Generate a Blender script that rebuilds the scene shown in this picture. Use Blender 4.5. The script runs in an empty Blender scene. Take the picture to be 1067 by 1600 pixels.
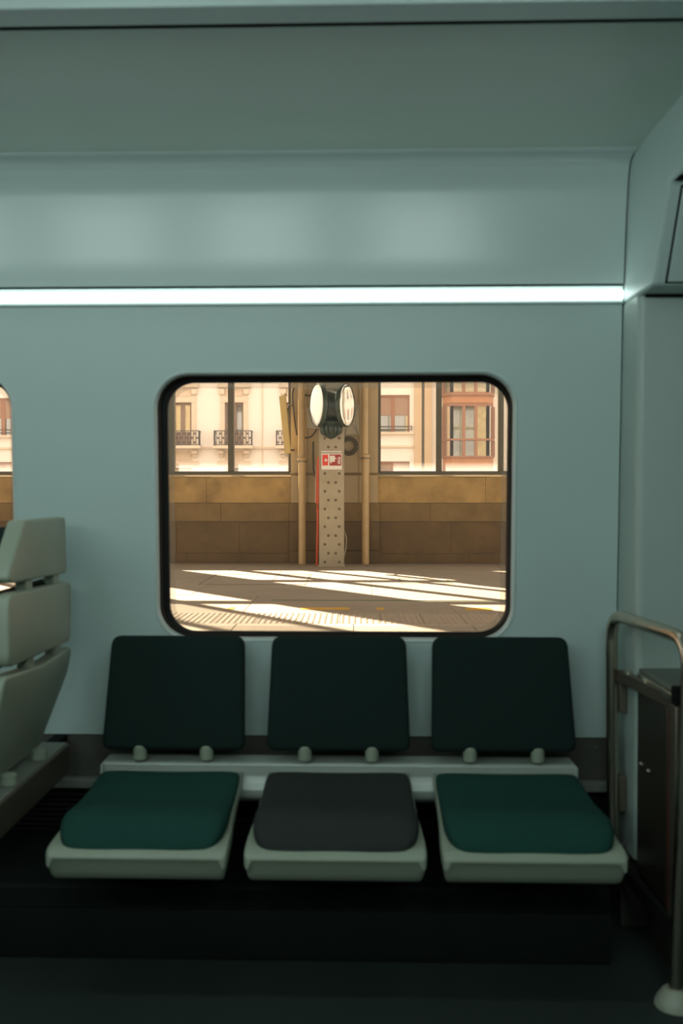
import bpy, bmesh, math, random
from mathutils import Vector, Matrix, Euler
random.seed(7)
S = bpy.context.scene
COL = S.collection
R = math.radians

# ------------------------------------------------------------------ camera
F = 1555.6                    # focal length in pixels of the 1067x1600 frame (35 mm lens)
PPX, PPY = 509.5, 800.0       # the photograph is cropped a little off its optical axis
cam_d = bpy.data.cameras.new('camera')
cam = bpy.data.objects.new('camera', cam_d); COL.objects.link(cam)
cam_d.sensor_fit = 'VERTICAL'; cam_d.sensor_height = 36; cam_d.lens = F * 36 / 1600
cam_d.shift_x = (533.5 - PPX) / 1600
cam.location = (0, 0, 1.33)
cam.rotation_euler = (R(90 - 1.03), 0, R(1.6))
cam_d.dof.use_dof = True; cam_d.dof.focus_distance = 17; cam_d.dof.aperture_fstop = 4.0
cam_d.clip_start = 0.02
S.camera = cam

# ------------------------------------------------------------------ world, sun, exposure
w = bpy.data.worlds.new('hazy sky'); S.world = w; w.use_nodes = True
nt = w.node_tree; nt.nodes.clear()
bg = nt.nodes.new('ShaderNodeBackground'); ow = nt.nodes.new('ShaderNodeOutputWorld')
bg.inputs[0].default_value = (1.0, 0.895, 0.79, 1); bg.inputs[1].default_value = 2.35
nt.links.new(bg.outputs[0], ow.inputs[0])
sun_d = bpy.data.lights.new('sun', 'SUN'); sun_d.energy = 27; sun_d.angle = R(0.5); sun_d.color = (1.0, 0.84, 0.64)
sun = bpy.data.objects.new('sun', sun_d); COL.objects.link(sun)
SUN_AZ = Vector((0.62, -0.785, 0)).normalized()
sun_dir = Vector((SUN_AZ.x, SUN_AZ.y, -math.tan(R(35.5))))
sun.rotation_euler = sun_dir.to_track_quat('-Z', 'Y').to_euler(); sun.location = (-20, 40, 30)
LED_POWER = 6.0
LAMP_POWER = 13.0
WALL_LAMP_POWER = 19.5
vs = S.view_settings
vs.view_transform = 'Standard'; vs.look = 'None'; vs.gamma = 1; vs.use_curve_mapping = False; vs.exposure = 0.0
S.cycles.max_bounces = 10; S.cycles.transparent_max_bounces = 16
S.cycles.caustics_reflective = False; S.cycles.caustics_refractive = False
S.cycles.use_denoising = True

# ------------------------------------------------------------------ helpers
RC = Euler(cam.rotation_euler).to_matrix()
def at(px, py, Y):
    """point of the world seen at a place of the photograph, on the upright plane at depth Y"""
    d = RC @ Vector(((px - PPX) / F, -(py - PPY) / F, -1))
    return Vector((0, 0, 1.33)) + d * (Y / d.y)
def wall_y(z): return 3.20 - 0.05 * (z - 0.4)      # the coach side leans in towards its top
def at_wall(px, py):
    z = 1.3
    for _ in range(6):
        p = at(px, py, wall_y(z)); z = p.z
    return p
def at_plane_x(px, X):
    """depth at which the upright plane at X is seen at px"""
    d = RC @ Vector(((px - PPX) / F, 0, -1)); return X / d.x * d.y

def new_mat(name): 
    m = bpy.data.materials.new(name); m.use_nodes = True
    n = m.node_tree.nodes; n.clear()
    return m, n, m.node_tree.links
def mat(name, col, rough=0.5, metal=0.0, var=0.08, scale=8.0, bump=0.0, bscale=200.0, dirt_or_refl=None, dscale=2.0, damt=0.5, stretch=None, coat=0.0, spec=0.5):
    m, n, l = new_mat(name)
    out = n.new('ShaderNodeOutputMaterial'); b = n.new('ShaderNodeBsdfPrincipled'); l.new(b.outputs[0], out.inputs[0])
    tc = n.new('ShaderNodeTexCoord')
    mp = n.new('ShaderNodeMapping'); l.new(tc.outputs['Object'], mp.inputs[0])
    if stretch: mp.inputs['Scale'].default_value = stretch
    nz = n.new('ShaderNodeTexNoise'); nz.inputs['Scale'].default_value = scale; nz.inputs['Detail'].default_value = 5
    l.new(mp.outputs[0], nz.inputs[0])
    mx = n.new('ShaderNodeMix'); mx.data_type = 'RGBA'
    mx.inputs[6].default_value = tuple(c * (1 - var) for c in col) + (1,)
    mx.inputs[7].default_value = tuple(min(1, c * (1 + var)) for c in col) + (1,)
    l.new(nz.outputs[0], mx.inputs[0])
    c = mx.outputs[2]
    if dirt_or_refl:
        n2 = n.new('ShaderNodeTexNoise'); n2.inputs['Scale'].default_value = dscale; n2.inputs['Detail'].default_value = 7; n2.inputs['Roughness'].default_value = .65
        l.new(mp.outputs[0], n2.inputs[0])
        rp = n.new('ShaderNodeValToRGB'); rp.color_ramp.elements[0].position = .42; rp.color_ramp.elements[1].position = .68
        l.new(n2.outputs[0], rp.inputs[0])
        mu = n.new('ShaderNodeMath'); mu.operation = 'MULTIPLY'; mu.inputs[1].default_value = damt; l.new(rp.outputs[0], mu.inputs[0])
        m2 = n.new('ShaderNodeMix'); m2.data_type = 'RGBA'; l.new(mu.outputs[0], m2.inputs[0]); l.new(c, m2.inputs[6])
        m2.inputs[7].default_value = tuple(dirt_or_refl) + (1,); c = m2.outputs[2]
    l.new(c, b.inputs['Base Color'])
    b.inputs['Roughness'].default_value = rough; b.inputs['Metallic'].default_value = metal
    b.inputs['Specular IOR Level'].default_value = spec
    if coat: b.inputs['Coat Weight'].default_value = coat; b.inputs['Coat Roughness'].default_value = .12
    if bump:
        n3 = n.new('ShaderNodeTexNoise'); n3.inputs['Scale'].default_value = bscale; n3.inputs['Detail'].default_value = 3
        l.new(mp.outputs[0], n3.inputs[0])
        bp = n.new('ShaderNodeBump'); bp.inputs['Strength'].default_value = bump; bp.inputs['Distance'].default_value = .01
        l.new(n3.outputs[0], bp.inputs['Height']); l.new(bp.outputs[0], b.inputs['Normal'])
    return m
def glass_mat(name, tint, refl=0.05, rough=0.02, dust=None):
    """thin pane: lets light straight through, mirrors a little, carries a veil of dust"""
    m, n, l = new_mat(name)
    out = n.new('ShaderNodeOutputMaterial')
    t = n.new('ShaderNodeBsdfTransparent'); t.inputs[0].default_value = tuple(tint) + (1,)
    g = n.new('ShaderNodeBsdfGlossy'); g.inputs['Roughness'].default_value = rough
    fr = n.new('ShaderNodeFresnel'); fr.inputs[0].default_value = 1.45
    sc = n.new('ShaderNodeMath'); sc.operation = 'MULTIPLY'; sc.inputs[1].default_value = refl / 0.034; l.new(fr.outputs[0], sc.inputs[0])
    mx = n.new('ShaderNodeMixShader'); l.new(sc.outputs[0], mx.inputs[0]); l.new(t.outputs[0], mx.inputs[1]); l.new(g.outputs[0], mx.inputs[2])
    last = mx.outputs[0]
    if dust:
        z0, z1, amt, base, colr = dust      # dust settles thicker towards the height z0
        tc = n.new('ShaderNodeTexCoord'); sp = n.new('ShaderNodeSeparateXYZ'); l.new(tc.outputs['Object'], sp.inputs[0])
        nz = n.new('ShaderNodeTexNoise'); nz.inputs['Scale'].default_value = 3; nz.inputs['Detail'].default_value = 6; l.new(tc.outputs['Object'], nz.inputs[0])
        mr = n.new('ShaderNodeMapRange'); mr.inputs[1].default_value = z1; mr.inputs[2].default_value = z0; mr.inputs[3].default_value = base; mr.inputs[4].default_value = amt
        l.new(sp.outputs[2], mr.inputs[0])
        mm = n.new('ShaderNodeMath'); mm.operation = 'MULTIPLY'; l.new(mr.outputs[0], mm.inputs[0])
        m2 = n.new('ShaderNodeMath'); m2.operation = 'MULTIPLY_ADD'; m2.inputs[1].default_value = .6; m2.inputs[2].default_value = .7; l.new(nz.outputs[0], m2.inputs[0]); l.new(m2.outputs[0], mm.inputs[1])
        df = n.new('ShaderNodeBsdfDiffuse'); df.inputs[0].default_value = tuple(colr) + (1,)
        tl = n.new('ShaderNodeBsdfTranslucent'); tl.inputs[0].default_value = tuple(colr) + (1,)
        md = n.new('ShaderNodeMixShader'); md.inputs[0].default_value = .6; l.new(df.outputs[0], md.inputs[1]); l.new(tl.outputs[0], md.inputs[2])
        mf = n.new('ShaderNodeMixShader'); l.new(mm.outputs[0], mf.inputs[0]); l.new(last, mf.inputs[1]); l.new(md.outputs[0], mf.inputs[2]); last = mf.outputs[0]
    l.new(last, out.inputs[0])
    return m
def emit_mat(name, col, power):
    m, n, l = new_mat(name)
    out = n.new('ShaderNodeOutputMaterial'); e = n.new('ShaderNodeEmission'); e.inputs[0].default_value = tuple(col) + (1,); e.inputs[1].default_value = power
    l.new(e.outputs[0], out.inputs[0]); return m

def link(name, me, parent=None):
    o = bpy.data.objects.new(name, me); COL.objects.link(o)
    if parent is not None: o.parent = parent
    return o
def finish(name, bm, m, parent=None, smooth=None, bevel=0.0, seg=2, subsurf=0, loc=None):
    """link a bmesh as ONE mesh object; with loc its origin moves to that point"""
    bmesh.ops.recalc_face_normals(bm, faces=bm.faces)
    if loc is not None:
        bmesh.ops.translate(bm, verts=bm.verts, vec=-Vector(loc))
    me = bpy.data.meshes.new(name); bm.to_mesh(me); bm.free()
    if m is not None: me.materials.append(m)
    o = link(name, me, parent)
    if loc is not None: o.location = loc
    if smooth is not None:
        for p in me.polygons: p.use_smooth = True
        me.set_sharp_from_angle(angle=R(smooth))
    if bevel:
        b = o.modifiers.new('bevel', 'BEVEL'); b.width = bevel; b.segments = seg; b.limit_method = 'ANGLE'; b.angle_limit = R(40)
        b.harden_normals = False
        for p in me.polygons: p.use_smooth = True
        if smooth is None: me.set_sharp_from_angle(angle=R(50))
    if subsurf:
        s = o.modifiers.new('subsurf', 'SUBSURF'); s.levels = s.render_levels = subsurf
    return o
def tag(o, label=None, cat=None, group=None, kind=None):
    if label: o['label'] = label
    if cat: o['category'] = cat
    if group: o['group'] = group
    if kind: o['kind'] = kind
    return o
def thing(name, loc, label, cat, group=None):
    o = link(name, None); o.location = loc; o.empty_display_size = .1
    return tag(o, label, cat, group)
def box(bm, x0, x1, y0, y1, z0, z1):
    v = [bm.verts.new(p) for p in ((x0,y0,z0),(x1,y0,z0),(x1,y1,z0),(x0,y1,z0),(x0,y0,z1),(x1,y0,z1),(x1,y1,z1),(x0,y1,z1))]
    for f in ((0,3,2,1),(4,5,6,7),(0,1,5,4),(1,2,6,5),(2,3,7,6),(3,0,4,7)): bm.faces.new([v[i] for i in f])
    return v
def prism(bm, prof, x0, x1):
    """(y, z) profile run along x"""
    a = [bm.verts.new((x0, y, z)) for y, z in prof]; b = [bm.verts.new((x1, y, z)) for y, z in prof]
    n = len(prof)
    for i in range(n): bm.faces.new((a[i], a[(i+1)%n], b[(i+1)%n], b[i]))
    bm.faces.new(a[::-1]); bm.faces.new(b)
def sheet(bm, prof, x0, x1):
    a = [bm.verts.new((x0, y, z)) for y, z in prof]; b = [bm.verts.new((x1, y, z)) for y, z in prof]
    for i in range(len(prof) - 1): bm.faces.new((a[i], a[i+1], b[i+1], b[i]))
def tube(bm, pts, r, n=12, caps=True, rs=None):
    pts = [Vector(p) for p in pts]; rings = []
    up = None
    for i, p in enumerate(pts):
        d = (pts[min(i+1, len(pts)-1)] - pts[max(i-1, 0)]).normalized()
        if up is None:
            up = d.orthogonal().normalized()
        u = (up - d * up.dot(d)).normalized(); up = u; v = d.cross(u)
        rr = rs[i] if rs else r
        rings.append([bm.verts.new(p + (u*math.cos(2*math.pi*k/n) + v*math.sin(2*math.pi*k/n)) * rr) for k in range(n)])
    for a, b in zip(rings, rings[1:]):
        for k in range(n): bm.faces.new((a[k], a[(k+1)%n], b[(k+1)%n], b[k]))
    if caps: bm.faces.new(rings[0][::-1]); bm.faces.new(rings[-1])
def lathe(bm, prof, c, axis='Z', n=24, M=None):
    """(r, h) profile spun about an axis through c"""
    rings = []
    for r, h in prof:
        ring = []
        for k in range(n):
            a = 2*math.pi*k/n
            p = Vector((r*math.cos(a), r*math.sin(a), h))
            if M is not None: p = M @ p
            ring.append(bm.verts.new(Vector(c) + p))
        rings.append(ring)
    for a, b in zip(rings, rings[1:]):
        for k in range(n): bm.faces.new((a[k], a[(k+1)%n], b[(k+1)%n], b[k]))
    bm.faces.new(rings[0][::-1]); bm.faces.new(rings[-1])
def fillet(pts, r, n=6):
    """polyline with its inner corners rounded"""
    pts = [Vector(p) for p in pts]; out = [pts[0]]
    for a, b, c in zip(pts, pts[1:], pts[2:]):
        d0 = (a-b); d1 = (c-b); rr = min(r, d0.length*.49, d1.length*.49)
        p0 = b + d0.normalized()*rr; p1 = b + d1.normalized()*rr
        for k in range(n+1):
            t = k/n; out.append(p0*(1-t)**2 + b*2*t*(1-t) + p1*t*t)
    out.append(pts[-1]); return out
def rrect(cx, cy, hw, hh, r, n=10):
    out = []
    for sx, sy, a0 in ((1,1,0),(-1,1,90),(-1,-1,180),(1,-1,270)):
        for k in range(n+1):
            a = R(a0 + 90*k/n); out.append((cx + sx*(hw-r) + r*math.cos(a), cy + sy*(hh-r) + r*math.sin(a)))
    return out
def rpoly(pts, r, n=6):
    """closed polygon with rounded corners"""
    out = []; m = len(pts)
    for i in range(m):
        a, b, c = Vector(pts[i-1]), Vector(pts[i]), Vector(pts[(i+1)%m])
        ri = r[i] if isinstance(r, (list, tuple)) else r
        d0 = (a-b).normalized(); d1 = (c-b).normalized()
        ang = d0.angle(d1); L = min(ri/math.tan(ang/2), (a-b).length*.48, (c-b).length*.48)
        p0 = b+d0*L; p1 = b+d1*L
        for k in range(n+1):
            t = k/n; out.append(tuple(p0*(1-t)**2 + b*2*t*(1-t) + p1*t*t))
    return out
def skin(bm, loops, close=True):
    vs = [[bm.verts.new(p) for p in lp] for lp in loops]; n = len(vs[0])
    for a, b in zip(vs, vs[1:]):
        for k in range(n if close else n-1): bm.faces.new((a[k], a[(k+1)%n], b[(k+1)%n], b[k]))
    return vs
def inset(loop, d):
    n = len(loop); out = []
    area = sum(loop[i][0]*loop[(i+1)%n][1]-loop[(i+1)%n][0]*loop[i][1] for i in range(n))
    s = 1 if area > 0 else -1
    for i in range(n):
        a = Vector(loop[i-1]); c = Vector(loop[(i+1)%n]); t = (c-a)
        if t.length < 1e-9: t = Vector((1,0))
        t.normalize(); nn = Vector((-t.y, t.x))*s
        out.append(tuple(Vector(loop[i]) + nn*d))
    return out
def plate(bm, loop, t, r, place, bulge=0.0, seg=4):
    """rounded slab on a 2-D outline; place(u, v, w) puts it in the world, w = 0 is its front"""
    rings = []
    for k in range(seg+1):
        a = R(90*k/seg); rings.append((r*math.cos(a), t - r + r*math.sin(a)) if False else (r*(1-math.sin(a)), r*(1-math.cos(a))))
    # front rounding then back rounding
    cx = sum(p[0] for p in loop)/len(loop); cy = sum(p[1] for p in loop)/len(loop)
    lps = []
    base = inset(loop, r)
    for f, b in ((.35, 1.0), (.7, .6)):
        lps.append([place(cx+(p[0]-cx)*f, cy+(p[1]-cy)*f, -bulge*b) for p in base])
    for d, wv in rings: lps.append([place(p[0], p[1], wv) for p in inset(loop, d)])
    for d, wv in reversed(rings): lps.append([place(p[0], p[1], t - wv) for p in inset(loop, d)])
    vs = skin(bm, lps)
    bm.faces.new(vs[0][::-1]); bm.faces.new(vs[-1])
def loft(bm, stations, n=28, e=3.0, sag=0.0, belly=0.0):
    """closed body along y: stations of (y, z_bottom, z_top, half_width)"""
    rings = []
    for y, zb, zt, hw in stations:
        ring = []
        for k in range(n):
            a = 2*math.pi*k/n; c, s = math.cos(a), math.sin(a)
            x = math.copysign(abs(c)**(2/e), c)*hw
            z = (zb+zt)/2 + math.copysign(abs(s)**(2/e), s)*(zt-zb)/2
            q = 1-(x/hw)**2
            z -= (sag if s > 0 else belly)*q
            ring.append(bm.verts.new((x, y, z)))
        rings.append(ring)
    for a, b in zip(rings, rings[1:]):
        for k in range(n): bm.faces.new((a[k], a[(k+1)%n], b[(k+1)%n], b[k]))
    bm.faces.new(rings[0][::-1]); bm.faces.new(rings[-1])
def copy_tree(o, parent=None):
    c = o.copy(); COL.objects.link(c)
    if parent is not None: c.parent = parent
    for ch in list(o.children): copy_tree(ch, c)
    return c

# ------------------------------------------------------------------ materials
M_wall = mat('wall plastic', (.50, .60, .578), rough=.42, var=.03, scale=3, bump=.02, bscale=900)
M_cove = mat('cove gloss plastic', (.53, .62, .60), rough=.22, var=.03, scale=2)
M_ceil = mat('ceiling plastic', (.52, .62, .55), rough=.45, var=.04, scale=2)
M_vest_shade = mat('shaded vestibule panel', (.39, .465, .425), rough=.42, var=.03, scale=3)  # darker than the coach wall: the vestibule's shade is put into the colour
M_rim = mat('rim plastic', (.55, .63, .61), rough=.28, var=.02)
M_rubber = mat('black rubber', (.012, .012, .011), rough=.6, var=.2, spec=.2)
M_black = mat('black gap', (.006, .007, .007), rough=.8, var=.1, spec=.1)
M_floor = mat('dark rubber floor', (.030, .040, .037), rough=.65, var=.3, scale=160, bump=.1, bscale=400, spec=.25)
M_dado = mat('dark brown laminate', (.085, .08, .068), rough=.5, var=.12, scale=60)
M_ledge = mat('grey ledge', (.20, .21, .18), rough=.5)
M_grille = mat('heater black', (.012, .012, .010), rough=.6, spec=.2)
M_alu = mat('grey painted aluminium', (.42, .46, .42), rough=.32, metal=.2, var=.05)
M_shell = mat('pale seat shell', (.295, .33, .255), rough=.42, var=.04, scale=20, bump=.03, bscale=700)
M_green = mat('green seat cloth', (.016, .062, .050), rough=.92, var=.25, scale=250, bump=.35, bscale=900, spec=.15)
M_char = mat('charcoal seat cloth', (.035, .040, .038), rough=.92, var=.25, scale=250, bump=.35, bscale=900, spec=.15)
M_back = mat('dark green back cloth', (.013, .026, .023), rough=.92, var=.3, scale=250, bump=.35, bscale=900, spec=.12)
M_steel = mat('brushed warm steel', (.60, .52, .42), rough=.25, metal=1, var=.06, scale=30)
M_dkbar = mat('bronze painted bar', (.17, .145, .11), rough=.42, metal=.6, var=.08)
M_cab = mat('cabinet brown', (.035, .030, .022), rough=.38, var=.15, scale=30)
M_cabtop = mat('cabinet top grey brown', (.13, .135, .115), rough=.45, var=.08)
M_flange = mat('cream flange', (.38, .39, .31), rough=.45)
M_screw = mat('bright screw', (.8, .74, .62), rough=.25, metal=1)
M_led = emit_mat('cool white led', (.84, 1.0, .97), LED_POWER)
M_pane = glass_mat('coach pane', (.95, .93, .89), refl=.05, dust=(.40, -.2, .06, .015, (.8, .8, .78)))
M_film = glass_mat('frosted film', (.92, .92, .90), refl=.03, rough=.2, dust=(2.0, 1.0, .22, .22, (.75, .78, .76)))

# ================================================================== COACH: large structure
LED_Z0 = at(480, 473, 3.10).z; LED_Z1 = at(480, 447, 3.10).z
WALL_TOP = at(480, 476, 3.12).z
COVE_BOT = at(480, 445, 3.10).z
CEIL = at(480, 243, 3.0).z
XE = 0.835                    # the end of the saloon: corner of the vestibule wall
XL, XR, YB = -3.6, 2.4, -0.30 # far left end, vestibule end, wall behind the camera
bm = bmesh.new(); box(bm, XL, XR, YB, 3.35, -.06, 0); tag(finish('floor', bm, M_floor), kind='structure')

# window openings in the side wall
a = at_wall(240, 790); b = at_wall(807, 790); tp = at_wall(525, 579).z; bt = at_wall(525, 1003).z
WX0, WX1, WZ0, WZ1 = a.x, b.x, bt, tp
WCX, WCZ, WHW, WHH = (WX0+WX1)/2, (WZ0+WZ1)/2, (WX1-WX0)/2, (WZ1-WZ0)/2
LX1 = at_wall(19, 760).x + .012
LCX = LX1 - WHW
def wp(p, d=0.0): return Vector((p[0], wall_y(p[1]) + d, p[1]))
WALL_BOT = at_wall(300, 1148).z
bm = bmesh.new()
def ring_edges(bm, loop):
    v = [bm.verts.new((p[0], 0, p[1])) for p in loop]
    return [bm.edges.new((v[i], v[(i+1) % len(v)])) for i in range(len(v))]
ed = ring_edges(bm, [(XL, WALL_BOT), (XE-.0035, WALL_BOT), (XE-.0035, WALL_TOP), (XL, WALL_TOP)])
for cx in (WCX, LCX): ed += ring_edges(bm, rrect(cx, WCZ, WHW, WHH, .115))
bmesh.ops.triangle_fill(bm, use_beauty=True, use_dissolve=False, edges=ed, normal=(0, -1, 0))
for v in bm.verts: v.co.y = wall_y(v.co.z)
# turned edges of the panel, top and bottom
ext = bmesh.ops.extrude_edge_only(bm, edges=[e for e in bm.edges if e.is_boundary and all(abs(v.co.z-WALL_TOP) < 1e-5 or abs(v.co.z-WALL_BOT) < 1e-5 for v in e.verts)])
for g in ext['geom']:
    if isinstance(g, bmesh.types.BMVert): g.co.y += .02
wall = tag(finish('wall_back', bm, M_wall), kind='structure')

def train_window(n, cx, gl_l, gl_r, gl_t, gl_b):
    """rounded coach window: plastic rim, deep black gasket, pane"""
    win = link('window_%d' % n, None); win['kind'] = 'structure'; win.location = (cx, wall_y(WCZ), WCZ)
    base = rrect(cx, WCZ, WHW, WHH, .115)
    bm = bmesh.new()
    lps = []
    for d, w_ in ((-.001, -.0005), (.002, -.0035), (.006, -.003), (.010, .002), (.0125, .010), (.0135, .020)):
        lps.append([wp(p, w_) for p in inset(base, d)])
    skin(bm, lps); bmesh.ops.translate(bm, verts=bm.verts, vec=-win.location)
    finish('rim', bm, M_rim, win, smooth=60)
    g0 = inset(base, .0135)
    gl = rrect((gl_l+gl_r)/2, (gl_t+gl_b)/2, (gl_r-gl_l)/2, (gl_t-gl_b)/2, .088)
    bm = bmesh.new()
    lps = [[wp(p, .018) for p in g0], [wp(p, .022) for p in inset(g0, .004)], [wp(p, .052) for p in inset(g0, .006)], [wp(p, .056) for p in gl], [wp(p, .075) for p in gl]]
    skin(bm, lps); bmesh.ops.translate(bm, verts=bm.verts, vec=-win.location)
    finish('gasket', bm, M_rubber, win, smooth=50)
    bm = bmesh.new(); bm.faces.new([bm.verts.new(wp(p, .064) - win.location) for p in inset(gl, -.001)])
    finish('pane', bm, M_pane, win)
    bm = bmesh.new(); skin(bm, [[wp(p, .067) - win.location for p in inset(gl, d)] for d in (-.001, .012, .018)]); finish('edge_band', bm, M_film, win)['label'] = 'hazy translucent band along the edge of the pane'
    return win
gl_l = at(261, 790, 3.19).x; gl_r = at(794, 790, 3.19).x; gl_t = at(525, 597, 3.19).z; gl_b = at(525, 990, 3.19).z
w1 = train_window(1, WCX, gl_l, gl_r, gl_t, gl_b)
w2 = train_window(2, LCX, gl_l-WCX+LCX, gl_r-WCX+LCX, gl_t, gl_b)

# dark dado under the panel, ledge, black heater recess
LEDGE_T = at(130, 1214, 3.19).z; LEDGE_B = at(130, 1231, 3.18).z
bm = bmesh.new(); box(bm, XL, XE, 3.200, 3.25, LEDGE_T-.01, WALL_BOT+.004); dado = tag(finish('baseboard_back', bm, M_dado), kind='structure')
bm = bmesh.new(); box(bm, XL, XE, 3.168, 3.25, LEDGE_B, LEDGE_T); finish('ledge', bm, M_ledge, dado, bevel=.006)
bm = bmesh.new()
for x in (at(915, 1160, 3.2).x, at(930, 1165, 3.2).x): lathe(bm, [(.0005, .003), (.004, .003), (.004, -.004)], (x, 3.197, at(915, 1166, 3.2).z), M=Matrix.Rotation(R(90), 3, 'X'), n=8)
finish('screw', bm, M_screw, dado)
POD = .215; POD_Y = 2.80
bm = bmesh.new(); box(bm, XL, XE, 3.235, 3.30, -.01, LEDGE_B+.01); hb = tag(finish('baseboard_lower', bm, M_grille), kind='structure')
nsl = 9
bm0 = bmesh.new(); box(bm0, XL+.02, .78, -.012, .012, -.004, .004); me0 = None
for k in range(nsl):
    z = POD + .02 + (LEDGE_B - POD - .035) * k/(nsl-1)
    if k == 0:
        s0 = finish('grille_slat', bm0, M_grille, hb); s0.location = (0, 3.222, z)
    else:
        s = s0.copy(); COL.objects.link(s); s.parent = hb; s.location = (0, 3.222, z)
bm = bmesh.new(); prism(bm, [(3.234, 0.0), (POD_Y+.01, 0.0), (POD_Y, .02), (POD_Y, .143), (POD_Y+.006, .147), (POD_Y, .151), (POD_Y, POD-.01), (POD_Y+.01, POD), (3.234, POD)], XL, .72)
tag(finish('trim_1', bm, mat('black heater cover', (.010, .014, .013), rough=.7, spec=.15), smooth=30), kind='structure')

# vestibule wall with its rounded corner
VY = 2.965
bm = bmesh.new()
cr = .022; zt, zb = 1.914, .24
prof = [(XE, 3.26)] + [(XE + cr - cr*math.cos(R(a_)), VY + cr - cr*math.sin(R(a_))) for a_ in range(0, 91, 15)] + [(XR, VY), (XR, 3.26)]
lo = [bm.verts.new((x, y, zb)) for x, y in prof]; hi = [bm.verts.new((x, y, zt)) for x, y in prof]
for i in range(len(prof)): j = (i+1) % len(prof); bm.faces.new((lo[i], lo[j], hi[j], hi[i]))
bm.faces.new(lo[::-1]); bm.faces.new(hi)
tag(finish('wall_vestibule', bm, M_vest_shade, smooth=40), kind='structure')
bm = bmesh.new(); box(bm, XE-.015, XR, 3.06, 3.25, 0, .26); tag(finish('baseboard_vestibule', bm, M_dado, bevel=.004), kind='structure')
bm = bmesh.new(); bm.faces.new([bm.verts.new((x, wall_y(z)+.006, z)) for x, z in ((XE-.008, WALL_BOT), (XE+.002, WALL_BOT), (XE+.002, WALL_TOP+.01), (XE-.008, WALL_TOP+.01))])
tag(finish('trim_2', bm, M_black), kind='structure')

# bulkhead over the vestibule, with the sloping equipment door
BY0, BZ0 = 2.825, 1.915; BY1, BZ1 = 2.685, 2.16
bm = bmesh.new(); prism(bm, [(3.25, BZ0), (2.95, BZ0), (2.94, BZ0), (BY0, BZ0), (BY1, BZ1), (YB, BZ1), (YB, CEIL+.08), (3.25, CEIL+.08)], XE, XR)
bulk = tag(finish('wall_bulkhead', bm, M_wall, bevel=.012, seg=3), kind='structure')
def slope(t, x, d=0.0):   # point on the sloping front, t from bottom to top, d proud of it
    n = Vector((0, -(BZ1-BZ0), -(BY0-BY1))).normalized()
    return Vector((x, BY0+(BY1-BY0)*t, BZ0+(BZ1-BZ0)*t)) + n*d
def slab_on_slope(name, x0, x1, t0, t1, d0, d1, m, bev):
    bm = bmesh.new(); v = [bm.verts.new(slope(t, x, d)) for d in (d0, d1) for x, t in ((x0,t0),(x1,t0),(x1,t1),(x0,t1))]
    for f in ((0,3,2,1),(4,5,6,7),(0,1,5,4),(1,2,6,5),(2,3,7,6),(3,0,4,7)): bm.faces.new([v[i] for i in f])
    return finish(name, bm, m, bulk, bevel=bev)
slab_on_slope('door_gap', XE+.034, XR-.05, .02, .97, -.004, .0008, M_black, 0)
slab_on_slope('door_panel', XE+.040, XR-.056, .035, .955, -.004, .006, M_wall, .004)
bm = bmesh.new(); box(bm, XE+.012, XR-.03, BY1-.06, BY1-.012, BZ1-.0015, BZ1+.004); finish('shadow_line', bm, M_black, bulk)  # black strip standing in for the shadow under the bulkhead above the door
bm = bmesh.new(); box(bm, XE+.02, XR, 2.950, 2.964, BZ0-.006, BZ0+.004); finish('shadow_line', bm, M_black, bulk)  # black strip drawn for the shadow line where bulkhead meets vestibule wall

# cove panel above the light and the ceiling
z1 = at(480, 268, 3.05).z
cove = [(3.135, COVE_BOT-.004), (3.108, COVE_BOT), (3.106, COVE_BOT+.008), (3.098, COVE_BOT+.09), (3.085, COVE_BOT+.19), (3.072, COVE_BOT+.27), (3.060, z1-.012), (3.052, z1)]
for k in range(1, 9):
    a_ = R(90*k/8); cove.append((3.052 - .06*(1-math.cos(a_)), z1 + (CEIL-z1)*math.sin(a_)))
cove.append((2.95, CEIL+.004)); cove.append((2.94, CEIL+.02))
bm = bmesh.new(); sheet(bm, cove, XL, XE-.004)
cv = tag(finish('trim_3', bm, M_cove, smooth=60), kind='structure')
bm = bmesh.new(); sheet(bm, [(y+.006, z) for y, z in cove[1:-3]], XE-.008, XE+.002); finish('joint', bm, M_black, cv)
CE_Y = at(500, 45, 2.2); 
ce_y = 2.2
for _ in range(30):
    p = at(500, 44, ce_y); ce_y *= (CEIL-1.33)/(p.z-1.33)
ce2 = ce_y * (44-772)/(3-772)
bm = bmesh.new(); box(bm, XL, XE+.01, ce_y-.0, 3.2, CEIL+.003, CEIL+.05); box(bm, XL, XR, YB, ce_y, CEIL+.028, CEIL+.07)
tag(finish('ceiling', bm, M_ceil), kind='structure')
bm = bmesh.new(); box(bm, XL, XE+.2, ce2, ce_y-.034, CEIL-.006, CEIL+.024)
tag(finish('trim_4', bm, M_wall, bevel=.004), kind='structure')
bm = bmesh.new(); box(bm, XL, XE+.2, ce_y-.045, ce_y+.002, CEIL+.005, CEIL+.027); finish('gap_lining', bm, M_black, bpy.data.objects['trim_4'])
bm = bmesh.new(); box(bm, XL, XE+.2, .8, ce2-.002, CEIL+.016, CEIL+.027)
tag(finish('trim_5', bm, M_rubber), kind='structure')

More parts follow.
